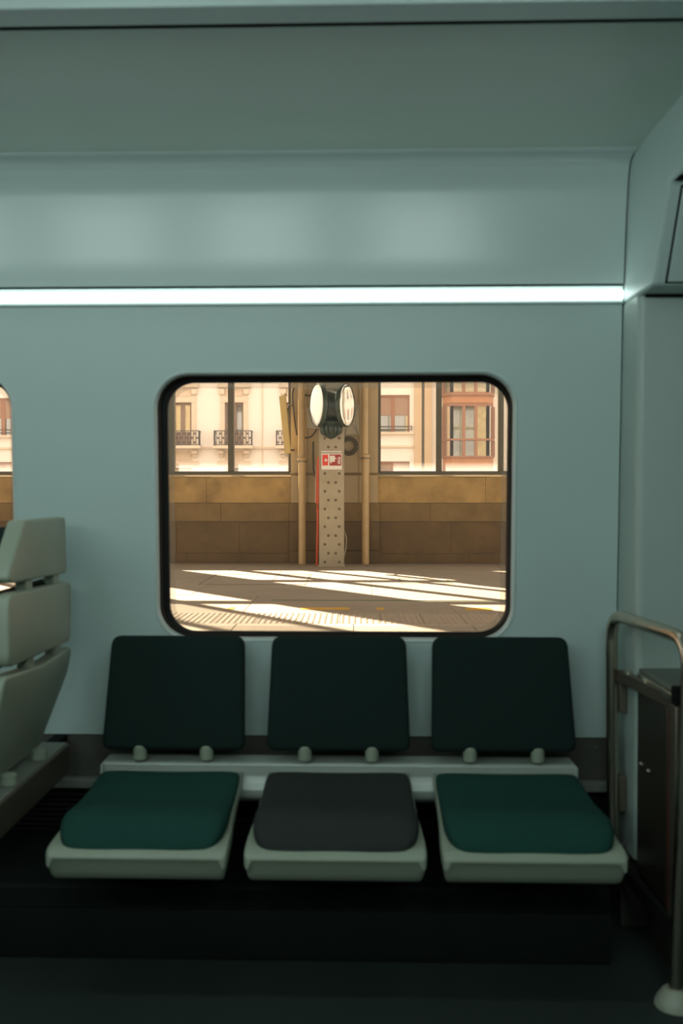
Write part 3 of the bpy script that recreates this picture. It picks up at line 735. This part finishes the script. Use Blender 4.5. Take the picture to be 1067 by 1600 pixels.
# riveted pillar
CYP = 18.25
c0, c1 = at(498.5, 880, CYP).x, at(537.5, 880, CYP).x
pil = thing('riveted_pillar', ((c0+c1)/2, CYP+.2, 0), 'grey riveted steel pillar standing between the two downpipes', 'pillar')
hw = (c1-c0)/2; pc = pil.location
bm = bmesh.new(); box(bm, -hw, hw, -.2, -.17, 0, HROOF); finish('face_plate', bm, M_column, pil, bevel=.004, seg=1)
bm = bmesh.new(); box(bm, -hw+.006, hw-.006, -.17, .17, 0, HROOF); finish('web', bm, M_column, pil)
bm = bmesh.new(); box(bm, -hw, hw, .17, .2, 0, HROOF); finish('back_plate', bm, M_column, pil)
bm = bmesh.new(); box(bm, -hw-.02, hw+.02, -.23, .23, 0, .03); finish('base_plate', bm, M_column, pil)
bm = bmesh.new(); lathe(bm, [(.001, -.026), (.014, -.022), (.022, -.012), (.026, .0)], (0, 0, 0), n=10, M=Matrix.Rotation(R(-90), 3, 'X')); rv = finish('rivet', bm, M_rivet, pil, smooth=60)
# rivet axis: head towards -y
first = True
def rivet(px, py):
    global first
    p = at(px, py, CYP)
    o = rv if first else rv.copy()
    if not first: COL.objects.link(o); o.parent = pil
    first = False
    o.location = (p.x-pc.x, -.2, p.z)
yy = 740.0; i = 0; step = 13.82
for j in range(-10, 11):
    y = 740 + j*step
    if 704 < y < 738: continue
    if y > 882 or y < 600: continue
    xs = (507.5, 530) if j % 2 == 0 else (513, 524.5)
    for x in xs: rivet(x, y)
for r_ in [o for o in pil.children if o.name.startswith('rivet')]: r_.rotation_euler = (0, 0, 0)

# sign on the pillar
sg = thing('safety_sign', at(518, 722, CYP-.012), 'red and white safety sign with an arrow fixed to the riveted pillar', 'sign')
so = sg.location
def srect(name, px0, px1, py0, py1, m, d, th=.006, bev=0):
    p0 = at(px0, py1, CYP-.01); p1 = at(px1, py0, CYP-.01)
    bm = bmesh.new(); box(bm, p0.x-so.x, p1.x-so.x, CYP-.012-d-th-so.y, CYP-.012-d-so.y+.001, p0.z-so.z, p1.z-so.z); return finish(name, bm, m, sg, bevel=bev)
srect('plate', 502.3, 534.2, 708.6, 733.6, M_white, 0, .010)
srect('top_strip', 502, 533.8, 704.8, 706.6, M_white, 0, .008)
srect('red_panel', 503.6, 512.6, 710.4, 727.4, M_sred, .010, .002)
srect('dark_red_panel', 514.6, 533.0, 710.0, 727.6, M_sdred, .010, .002)['label'] = 'darker red panel'
srect('white_square', 515.2, 523.3, 712.0, 721.6, M_white, .012, .0015)
srect('white_mark', 523.3, 526.0, 715.8, 717.2, M_white, .012, .0015)
def spoly(name, polys, m, d):
    bm = bmesh.new()
    for poly in polys:
        P = [at(px, py, CYP-.01) for px, py in poly]
        a_ = [bm.verts.new((p.x-so.x, CYP-.012-d-so.y, p.z-so.z)) for p in P]; b_ = [bm.verts.new((p.x-so.x, CYP-.0135-d-so.y, p.z-so.z)) for p in P]
        n = len(P)
        for i in range(n): bm.faces.new((a_[i], a_[(i+1) % n], b_[(i+1) % n], b_[i]))
        bm.faces.new(a_[::-1]); bm.faces.new(b_)
    finish(name, bm, m, sg)
spoly('arrow', [[(506.4, 719), (509.6, 716.0), (509.6, 722.0)], [(509.5, 718.1), (512.0, 718.1), (512.0, 719.9), (509.5, 719.9)]], M_white, .012)
spoly('white_wedge', [[(515.6, 721.4), (518.6, 721.4), (516.8, 724.8)]], M_white, .012)
def stroke(pts, w_=.55):
    out = []
    for (x0, y0), (x1, y1) in zip(pts, pts[1:]):
        d = math.hypot(x1-x0, y1-y0) or 1; nx, ny = -(y1-y0)/d*w_, (x1-x0)/d*w_
        out.append([(x0+nx, y0+ny), (x1+nx, y1+ny), (x1-nx, y1-ny), (x0-nx, y0-ny)])
    return out
spoly('lettering', stroke([(527.4, 723.2), (531.6, 725.2), (527.6, 720.6), (531.8, 722.0)]) + stroke([(527.4, 718.6), (531.8, 720.0)]) + stroke([(528.0, 716.4), (531.8, 717.8), (528.6, 714.2), (532, 715.6)]), M_white, .012)

# red hose cupboard and post at the pillar's left side
RY = 18.45
rd = thing('fire_post', (at(496, 880, RY).x, RY, 0), 'narrow red fire post standing against the left side of the riveted pillar', 'post')
ro = rd.location
def rp(px, py): p = at(px, py, RY); return (p.x-ro.x, p.z-ro.z)
def rprism(name, poly, y0, y1, m):
    bm = bmesh.new(); a_ = [bm.verts.new((x, y0, z)) for x, z in poly]; b_ = [bm.verts.new((x, y1, z)) for x, z in poly]; n = len(poly)
    for i in range(n): bm.faces.new((a_[i], a_[(i+1) % n], b_[(i+1) % n], b_[i]))
    bm.faces.new(a_[::-1]); bm.faces.new(b_); return finish(name, bm, m, rd)
rprism('upper_board', [rp(493.6, 787), rp(498.6, 787), rp(498.6, 714.5), rp(496.2, 714.5), rp(494.4, 740)], -.1, .15, M_red)
rprism('board_edge', [rp(492.2, 785), rp(493.5, 785), rp(494.3, 726), rp(493.5, 726)], -.1, .15, M_boxg)['label'] = 'grey edge of the board'
bm = bmesh.new(); p0, p1 = rp(495.2, 882), rp(496.8, 798); tube(bm, [(p0[0], 0, .0), (p1[0], 0, p1[1])], .024, n=12); finish('post', bm, M_red, rd, smooth=50)
bm = bmesh.new(); lathe(bm, [(.02, -.02), (.034, -.016), (.034, .016), (.02, .02)], (p1[0]-.004, 0, p1[1]+.012), n=12); finish('collar', bm, M_red, rd, smooth=40)
bm = bmesh.new(); tube(bm, [(p1[0]-.006, 0, p1[1]+.02), (p1[0]-.003, 0, p1[1]+.16)], .017, n=10); finish('neck', bm, M_red, rd, smooth=50)

# pair of round faces on their dark green bracket
MY = 17.85
mr = thing('double_mirror', at(517, 640, MY), 'pair of round glass-faced discs on a dark green cast bracket on the pillar', 'mirror')
mo = mr.location
ctr = {}
for s, px, pw, nm, mt, lab in ((-1, 496.5, 23, 'left_face', M_opal, 'blank white face'), (1, 540.5, 23, 'right_face', M_mirror, 'mirrored face reflecting the street')):
    rad = 66/2/F*MY*1.0; tilt = R(69)
    c = at(px, 633, MY) - mo
    rotz = -s*tilt if s < 0 else s*tilt
    M3 = Matrix.Rotation(s*tilt, 3, 'Z') @ Matrix.Rotation(R(90), 3, 'X')     # disc axis: towards the viewer, then swung out
    ctr[s] = c
    bm = bmesh.new(); lathe(bm, [(rad*.96*math.sin(R(a_)), .022 + .016*math.cos(R(a_))) for a_ in (90, 75, 60, 45, 30, 15, 1)], c, n=36, M=M3); finish('face', bm, mt, mr, smooth=80)['label'] = lab
    bm = bmesh.new(); lathe(bm, [(rad*.97, .02), (rad*1.0, .032), (rad*1.03, .015), (rad*1.03, -.05), (rad*.9, -.08), (rad*.6, -.12)], c, n=36, M=M3); finish('rim', bm, M_dgreen, mr, smooth=40)
# spool shaped body between the discs
bm = bmesh.new()
half = (ctr[1]-ctr[-1]).length/2; cm = (ctr[1]+ctr[-1])/2 + Vector((0, .16, 0))
rad = 66/2/F*MY
M3 = Matrix.Rotation(R(90), 3, 'Y')
lathe(bm, [(rad*.98, -half*.80), (rad*.86, -half*.62), (rad*.78, -half*.42), (rad*.74, -half*.15), (rad*.74, half*.15), (rad*.78, half*.42), (rad*.86, half*.62), (rad*.98, half*.80)], cm, n=36, M=M3)
finish('body', bm, M_dgreen, mr, smooth=50)
# acanthus boss below
bp = at(517, 670, MY) - mo
bm = bmesh.new(); lathe(bm, [(.16, .16), (.19, .12), (.165, .08), (.17, .02), (.16, -.05), (.13, -.11), (.08, -.15), (.02, -.18)], bp + Vector((0, .1, 0)), n=18)
finish('boss', bm, M_dgreen, mr, smooth=50)
for k in range(7):
    a_ = R(-90 + (k-3)*26)
    p = bp + Vector((0, .1, 0)) + Vector((math.cos(a_)*.155, math.sin(a_)*.155, .10)); q = bp + Vector((0, .1, 0)) + Vector((math.cos(a_)*.18, math.sin(a_)*.18, .0)); e = bp + Vector((0, .1, 0)) + Vector((math.cos(a_)*.125, math.sin(a_)*.125, -.12))
    bm = bmesh.new(); tube(bm, [p, (p+q)/2, q, (q+e)/2+Vector((math.cos(a_)*.02, math.sin(a_)*.02, 0)), e], .03, n=8, rs=[.018, .034, .036, .028, .008]); finish('acanthus_leaf', bm, M_dgreen, mr, smooth=60)
bm = bmesh.new(); box(bm, -.06, .06, .2, CYP-MY-.001, -.30, .35); finish('arm', bm, M_dgreen, mr, bevel=.01)

# junction boxes, cables and lamp on the pier
def pier_box(px0, px1, py0, py1, lab, ch=0.0):
    Yb = SY-.14; p0 = at(px0, py1, Yb); p1 = at(px1, py0, Yb); c = (p0+p1)/2
    t = thing('junction_box', (c.x, Yb, c.z), lab, 'box')
    hx, hz_ = (p1.x-p0.x)/2, (p1.z-p0.z)/2
    poly = rpoly([(-hx, -hz_), (hx, -hz_), (hx, hz_), (-hx, hz_)], [ch or .012]*2 + [.012]*2, n=2)
    bm = bmesh.new(); plate(bm, poly, .10, .008, lambda u, v, w_: Vector((u, w_, v)), seg=2); finish('body', bm, M_boxg, t)
    bm = bmesh.new(); plate(bm, inset(poly, .02), .012, .004, lambda u, v, w_: Vector((u, w_-.010, v)), seg=2); finish('lid', bm, M_boxg, t)
    return t
pier_box(479, 500, 636, 670, 'grey junction box with clipped corners left of the green bracket', .05)
jb = pier_box(536, 561, 632, 680, 'grey square junction box right of the green bracket')
p0 = at(552, 645, SY-.16); p1 = at(561, 632, SY-.16)
def cable(name, pts, Y, r, m, lab):
    P = [at(px, py, Y) for px, py in pts]
    Q = []
    for i in range(len(P)-1):                  # smooth run through the points
        a0, a1, a2, a3 = P[max(i-1, 0)], P[i], P[i+1], P[min(i+2, len(P)-1)]
        for k in range(6):
            t = k/6; Q.append(.5*((2*a1)+(-a0+a2)*t+(2*a0-5*a1+4*a2-a3)*t*t+(-a0+3*a1-3*a2+a3)*t**3))
    Q.append(P[-1]); bm = bmesh.new(); tube(bm, Q, r, n=8); o = finish(name, bm, m, None, smooth=60, loc=Q[0]); tag(o, lab, 'cable'); return o
M_cable = mat('dark cable', (.06, .048, .03), rough=.6)
cable('cable', [(459, 606), (457, 620), (459, 645), (462, 668), (464, 680)], SY-.12, .014, M_cable, 'dark cable hanging beside the left downpipe')
cable('cable', [(475, 617), (484, 618), (491, 617)], SY-.12, .016, M_cable, 'short dark cable running from left downpipe to the green bracket')
cable('cable', [(476, 684), (484, 683), (490, 678), (495, 670)], SY-.12, .014, M_cable, 'dark cable looping down from the clipped junction box')
cable('cable', [(489, 690), (489.5, 730), (490, 735), (493, 745)], SY-.06, .014, M_cable, 'thin conduit on the pier behind the red post')
cable('cable', [(452, 632), (447, 644), (449, 646), (453, 634), (459, 633)], SY-.12, .013, M_cable, 'looped cable beside the tilted yellow lamp housing')
cable('cable', [(538, 830), (541, 842), (540, 858), (536.5, 874), (536, 884)], CYP+.1, .012, M_column, 'pale cable bowing out at the foot of the pillar')
# cable coil
cc = at(545, 697, SY-.1)
bm = bmesh.new()
pts = [cc + Vector((math.cos(a_)*r_, -.02*k, math.sin(a_)*r_)) for k, r_ in enumerate((.16, .125)) for a_ in [i*math.pi/14 for i in range(28)]]
tube(bm, pts, .024, n=8); tag(finish('cable_coil', bm, M_frame, smooth=60, loc=cc), 'round coil of hose hung under the square junction box', 'coil')
# tilted lamp housing
lp = thing('lamp_housing', at(446, 664, SY-.45), 'long yellowed lamp housing hanging tilted in front of the left window', 'lamp')
lo_ = lp.location
LY = SY-.45
P = [at(px, py, LY)-lo_ for px, py in ((436.2, 619.5), (446.5, 617.5), (454.5, 708.5), (445, 709.5))]
bm = bmesh.new(); a_ = [bm.verts.new(p + Vector((0, -.06, 0))) for p in P]; b_ = [bm.verts.new(p + Vector((0, .06, 0))) for p in P]
for i in range(4): bm.faces.new((a_[i], a_[(i+1) % 4], b_[(i+1) % 4], b_[i]))
bm.faces.new(a_); bm.faces.new(b_[::-1]); finish('housing', bm, M_yelp, lp, bevel=.012)
for px, py in ((446, 617), (449, 711)):
    q = at(px, py, LY)-lo_; bm = bmesh.new(); lathe(bm, [(.02, -.03), (.028, -.01), (.028, .01), (.02, .03)], q, n=10); finish('end_clip', bm, M_boxg, lp, smooth=40)
q0 = at(452.5, 703, LY)-lo_; q1 = at(458.5, 703, SY-.05)-lo_
bm = bmesh.new(); tube(bm, [q0, q1], .02, n=8); finish('bracket', bm, M_frame, lp)

# ================================================================== STREET FRONTS BEYOND
BY = 50.0
M_fac1 = mat('pale pink render', (.84, .77, .69), rough=.9, var=.04, scale=.6, bump=.1, bscale=12)
M_fac2 = mat('cream render', (.85, .78, .69), rough=.9, var=.04, scale=.6)
M_trimf = mat('sandstone trim', (.70, .56, .42), rough=.9, var=.10, scale=3)
M_pil = mat('tan pilaster stone', (.58, .42, .26), rough=.9, var=.10, scale=2)
M_bwood = mat('brown bay timber', (.30, .13, .065), rough=.6, var=.15, scale=4)
M_borange = mat('orange brown bay panel', (.46, .20, .085), rough=.6, var=.15, scale=4)
M_shut = mat('brown roller shutter', (.33, .20, .13), rough=.7, var=.1, stretch=(1, 1, 14), scale=2)
M_curt = mat('white net curtain', (.82, .80, .80), rough=.9, var=.08, stretch=(8, 1, .5), scale=3)
M_wood = mat('dark door wood', (.24, .15, .10), rough=.6, var=.15)
M_iron = mat('black balcony iron', (.045, .035, .03), rough=.6)
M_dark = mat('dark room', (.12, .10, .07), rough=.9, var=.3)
M_wglass = glass_mat('street window glass', (.88, .88, .82), refl=.22, rough=.03)
M_leaf = mat('leaf green', (.07, .10, .03), rough=.7, var=.4, scale=14)
M_treerefl = mat('painted tree reflection', (.58, .56, .33), rough=.9, var=.25, scale=2, dirt_or_refl=(.20, .22, .10), dscale=2.2, damt=.7)  # pale green with dark blotches, painted for trees reflected in the bay panes
def fb(x0, y0, x1, y1, d=0.0):     # photograph rectangle on the street front -> (x0, x1, z0, z1)
    p = at(x0, y1, BY-d); q = at(x1, y0, BY-d); return p.x, q.x, p.z, q.z
def building(name, loc, lab): return thing(name, loc, lab, 'building')
def fpart(name, rect, y0, y1, m, par, root, bev=0.0):
    x0, x1, z0, z1_ = rect; o = root.location
    bm = bmesh.new(); box(bm, x0-o.x, x1-o.x, BY+y0-o.y, BY+y1-o.y, z0-o.z, z1_-o.z); return finish(name, bm, m, par, bevel=bev, seg=1)
def wall_with_holes(root, X0, X1, Z0, Z1, holes, m):
    """front wall cut into strips round its openings, joined as one mesh, 0.3 m thick"""
    xs = sorted({X0, X1} | {h[0] for h in holes} | {h[1] for h in holes}); zs = sorted({Z0, Z1} | {h[2] for h in holes} | {h[3] for h in holes})
    bm = bmesh.new(); o = root.location
    for xa, xb in zip(xs, xs[1:]):
        for za, zb in zip(zs, zs[1:]):
            cx, cz = (xa+xb)/2, (za+zb)/2
            if any(h[0] < cx < h[1] and h[2] < cz < h[3] for h in holes): continue
            box(bm, xa-o.x, xb-o.x, BY-o.y, BY+.3-o.y, za-o.z, zb-o.z)
    bmesh.ops.remove_doubles(bm, verts=bm.verts, dist=1e-4)
    seen = {}; dead = []
    for f in bm.faces:
        c = f.calc_center_median(); k = (round(c.x, 3), round(c.y, 3), round(c.z, 3))
        if k in seen: dead += [f, seen[k]]
        else: seen[k] = f
    bmesh.ops.delete(bm, geom=list(set(dead)), context='FACES_ONLY')
    return finish('wall', bm, m, root)
def dy(root): return -root.location
# ---- left front: French windows with balconies
B1 = building('apartment_building', (at(330, 700, BY).x, BY+.15, -1.0), 'pale pink building with iron balconies seen through the left station window')
def F_opening(cxp): return fb(cxp-14.5, 629, cxp+14.5, 697.5)
fcs = [285, 366, 462, 204, 123]
holes = [F_opening(c) for c in fcs] + [fb(c-14.5, 731, c+14.5, 790) for c in fcs] + [fb(-10, 622, 18.5, 680), fb(-10, 722, 18.5, 775)]
XB0 = -46; XBM = at(512, 700, BY).x; XB1 = 46
wall_with_holes(B1, XB0, XBM, -1.0, 14.0, holes, M_fac1)
fpart('back_wall', (XB0, XBM, -1.0, 14.0), 1.6, 1.7, M_dark, B1, B1)
fpart('string_course', fb(-130, 698, 512, 702), -.10, .02, M_trimf, B1, B1)
for xj in (410,): fpart('pilaster_edge', fb(xj-.6, 560, xj+.6, 790), -.05, .02, M_trimf, B1, B1)
def french_window(c, low=True):
    x0, x1, z0, z1_ = F_opening(c); o = B1.location
    W = fpart('window', (x0, x1, z1_-.12, z1_), .12, .2, M_wood, B1, B1)
    def sub(name, rect, ya, yb, m): return fpart(name, rect, ya, yb, m, W, B1)
    wd = x1-x0; xm = (x0+x1)/2
    for n_, (a_, b_) in enumerate(((x0, x0+.10), (xm-.11, xm+.11), (x1-.10, x1))): sub('stile', (a_, b_, z0, z1_-.12), .12, .2, M_wood)
    zp = z0 + (z1_-z0)*.33
    for a_, b_ in ((x0+.1, xm-.11), (xm+.11, x1-.1)):
        sub('panel', (a_, b_, z0, zp), .13, .19, M_wood)
        sub('pane', (a_, b_, zp, z1_-.12), .155, .165, M_wglass)
        sub('curtain', (a_+.03, b_-.06, zp, z1_-.2), .35, .38, M_curt)
    # stone surround
    sd_ = at(c+21, 700, BY).x - at(c+14.5, 700, BY).x
    zt = at(c, 620, BY).z
    S_ = fpart('surround', (x0-sd_, x0, z0, z1_), -.10, .05, M_trimf, B1, B1)
    fpart('jamb', (x1, x1+sd_, z0, z1_), -.10, .05, M_trimf, S_, B1); fpart('lintel', (x0-sd_, x1+sd_, z1_, zt), -.12, .05, M_trimf, S_, B1)
    fpart('frieze', fb(c-14, 608, c+14, 619), -.05, .02, M_trimf, S_, B1); fpart('cornice', fb(c-26, 600, c+26, 606), -.25, .02, M_trimf, S_, B1)
    for s in (-1, 1): fpart('console', fb(c+s*19-4.5, 608, c+s*19+4.5, 617), -.2, .02, M_trimf, S_, B1, .03)
    # balcony
    bl = fb(c-31, 697, c+31, 702); Bc = fpart('balcony', bl, -.75, .02, M_trimf, B1, B1, .02)
    for s in (-1, 1):
        fpart('corbel', fb(c+s*20-4.5, 704, c+s*20+4.5, 710), -.45, .02, M_trimf, Bc, B1, .04); fpart('corbel', fb(c+s*20-3.5, 710, c+s*20+3.5, 715), -.25, .02, M_trimf, Bc, B1, .04)
    fpart('apron', fb(c-14, 705, c+14, 719), -.05, .02, M_trimf, Bc, B1); fpart('apron_band', fb(c-26, 720, c+26, 726), -.08, .02, M_trimf, Bc, B1)
    zr0 = bl[3]; zr1 = at(c, 672.5, BY-.7).z; xa, xb = bl[0]+.06, bl[1]-.06
    bm = bmesh.new()
    def bx_(x0_, x1_, y0, y1, z0_, z1__): box(bm, x0_-o.x, x1_-o.x, BY+y0-o.y, BY+y1-o.y, z0_-o.z, z1__-o.z)
    bx_(xa, xb, -.72, -.68, zr1-.04, zr1); bx_(xa, xb, -.72, -.68, zr0+.03, zr0+.06)
    for s in (xa, xb-.04): bx_(s, s+.04, -.72, 0, zr1-.04, zr1); bx_(s, s+.04, -.72, 0, zr0+.03, zr0+.06)
    nb = 15
    for i in range(nb):
        x = xa + (xb-xa-.025)*i/(nb-1); bx_(x, x+.025, -.712, -.688, zr0, zr1)
    for yk in (-.55, -.38, -.2):
        for s in (xa, xb-.03): bx_(s, s+.025, yk, yk+.025, zr0, zr1)
    for i in range(0, nb-1):
        xm_ = xa + (xb-xa-.025)*(i+.5)/(nb-1) + .012
        for zz in (.2, .5, .8):
            if (i + int(zz*10)) % 2: continue
            z = zr0 + (zr1-zr0)*zz; bx_(xm_-.045, xm_+.045, -.71, -.69, z-.045, z+.045)
    finish('railing', bm, M_iron, Bc)
    # window of the floor below
    xa, xb, za, zb = fb(c-14.5, 731, c+14.5, 790)
    V = fpart('window', (xa, xb, zb-.1, zb), .12, .2, M_bwood, B1, B1)
    fpart('pane', (xa, (xa+xb)/2-.05, za, zb-.1), .155, .165, M_wglass, V, B1); fpart('pane', ((xa+xb)/2+.05, xb, za, zb-.1), .155, .165, M_wglass, V, B1)
    fpart('stile', ((xa+xb)/2-.05, (xa+xb)/2+.05, za, zb-.1), .12, .2, M_bwood, V, B1)
    fpart('curtain', (xa, xb, za, zb), .35, .38, M_curt, V, B1)
for c in fcs: french_window(c)
def shutter_window(root, rect, m_root):
    x0, x1, z0, z1_ = rect; xm = (x0+x1)/2; zs = z0 + (z1_-z0)*.45
    W = fpart('window', (x0, x1, z1_-.1, z1_), .05, .2, M_bwood, root, root)
    for a_, b_ in ((x0, x0+.09), (xm-.1, xm+.1), (x1-.09, x1)): fpart('stile', (a_, b_, z0, z1_-.1), .08, .2, M_bwood, W, root)
    for a_, b_ in ((x0+.09, xm-.1), (xm+.1, x1-.09)):
        fpart('shutter', (a_, b_, zs, z1_-.1), .1, .14, M_shut, W, root)
        fpart('pane', (a_, b_, z0, zs), .155, .165, M_wglass, W, root); fpart('curtain', (a_, b_, z0, z1_-.1), .25, .28, M_curt, W, root)
    fpart('sill', (x0-.2, x1+.2, z0-.12, z0-.02), -.18, .1, M_trimf, W, root)
    bm = bmesh.new(); o = root.location
    for z in (z0+.1, z0+.26): box(bm, x0-.1-o.x, x1+.1-o.x, BY-.1-o.y, BY-.07-o.y, z-o.z, z+.03-o.z)
    for x in (x0-.1, x1+.07): box(bm, x-o.x, x+.03-o.x, BY-.1-o.y, BY+.02-o.y, z0+.08-o.z, z0+.32-o.z)
    finish('guard_rail', bm, M_iron, W)
shutter_window(B1, fb(-10, 622, 18.5, 680), M_fac1); shutter_window(B1, fb(-10, 722, 18.5, 775), M_fac1)

# ---- right front: shuttered window, pilasters, timber bay
B2 = building('apartment_building', (at(690, 700, BY).x, BY+.15, -1.0), 'cream building with a brown timber bay window seen through the right station window')
h1 = fb(588, 617, 640, 675); h2 = fb(588, 721, 640, 780); hb_ = fb(700, 560, 762, 712)
xcol = [fb(850+i*120, 617+j*104-104, 902+i*120, 675+j*104-104) for i in range(7) for j in range(3)]
wall_with_holes(B2, XBM+.01, XB1, -1.0, 14.0, [h1, h2, hb_] + xcol, M_fac2)
fpart('back_wall', (XBM+.01, XB1, -1.0, 14.0), 1.6, 1.7, M_dark, B2, B2)
for r_ in [h1, h2] + xcol: shutter_window(B2, r_, M_fac2)
fpart('string_course', fb(512, 696, 646, 699.5), -.10, .02, M_trimf, B2, B2)
fpart('pilaster', fb(647, 540, 658.5, 790), -.22, .02, M_pil, B2, B2); fpart('pilaster', fb(662.5, 540, 674, 790), -.22, .02, M_pil, B2, B2)
o = B2.location; p = at(660.3, 700, BY-.15)
bm = bmesh.new(); tube(bm, [(p.x-o.x, -.3, -.0), (p.x-o.x, -.3, 14.5)], .045, n=8); finish('rain_pipe', bm, M_frame, B2, smooth=50)
# bay: plan of five facets
def bay_prism(name, px0, px1, ch, d, py0, py1, m, par):
    x0, x1, z0, z1_ = fb(px0, py0, px1, py1); c = ch*(x1-x0)
    plan = [(x0, .01), (x0, -d*.35), (x0+c, -d), (x1-c, -d), (x1, -d*.35), (x1, .01)]
    bm = bmesh.new(); a_ = [bm.verts.new((x-o.x, BY+y-o.y, z0-o.z)) for x, y in plan]; b_ = [bm.verts.new((x-o.x, BY+y-o.y, z1_-o.z)) for x, y in plan]; n = len(plan)
    for i in range(n): bm.faces.new((a_[i], a_[(i+1) % n], b_[(i+1) % n], b_[i]))
    bm.faces.new(a_[::-1]); bm.faces.new(b_); return finish(name, bm, m, par)
bay = bay_prism('bay_window', 692, 769, .14, .95, 716, 770, M_borange, B2)
bay_prism('cornice', 690, 771, .14, 1.05, 713.5, 716, M_bwood, bay)
bay_prism('cornice', 690, 771, .14, 1.05, 687, 690, M_bwood, bay)
bay_prism('cornice', 690, 771, .14, 1.08, 616, 621, M_bwood, bay)
bay_prism('fascia', 692, 769, .14, .98, 621, 632, M_borange, bay)
bay_prism('band', 692, 769, .14, .95, 632, 637, M_bwood, bay)
def bay_glazing(py0, py1):
    x0, x1, z0, z1_ = fb(692, py0, 769, py1); c = .14*(x1-x0); d = .95
    P = [Vector((x0, BY-d*.35, 0)), Vector((x0+c, BY-d, 0)), Vector((x1-c, BY-d, 0)), Vector((x1, BY-d*.35, 0))]
    def facet(a_, b_, n):
        for i in range(n+1):
            t = a_.lerp(b_, i/n); w_ = .075
            bm = bmesh.new(); box(bm, t.x-w_-o.x, t.x+w_-o.x, t.y-w_-o.y, t.y+w_-o.y, z0-o.z, z1_-o.z); finish('stile', bm, M_bwood, bay)
        for i in range(n):
            s, e = a_.lerp(b_, i/n), a_.lerp(b_, (i+1)/n)
            bm = bmesh.new(); v = [bm.verts.new((q.x-o.x, q.y+.02-o.y, z-o.z)) for q, z in ((s, z0), (e, z0), (e, z1_), (s, z1_))]; bm.faces.new(v); finish('pane', bm, M_wglass, bay)
    facet(P[0], P[1], 1); facet(P[1], P[2], 3); facet(P[2], P[3], 1)
bay_glazing(637, 687); bay_glazing(690, 713.5); bay_glazing(560, 616)
x0, x1, z0, z1_ = fb(699, 560, 763, 712)
fpart('reflection_backing', (x0-.25, x1+.25, z0-.05, z1_), -.02, .05, M_treerefl, bay, B2)  # green panel behind the bay glass, its colour standing in for reflected trees
x0, x1, z0, z1_ = fb(703, 560, 759, 613); fpart('blind', (x0, x1, z0, z1_), -.5, -.47, M_curt, bay, B2)
# street between station and buildings
bm = bmesh.new(); box(bm, -45, 40, SY+.55, 75, -1.2, -1.0); tag(finish('street', bm, mat('asphalt', (.30, .27, .23), rough=.95, var=.1, scale=3)), kind='structure')
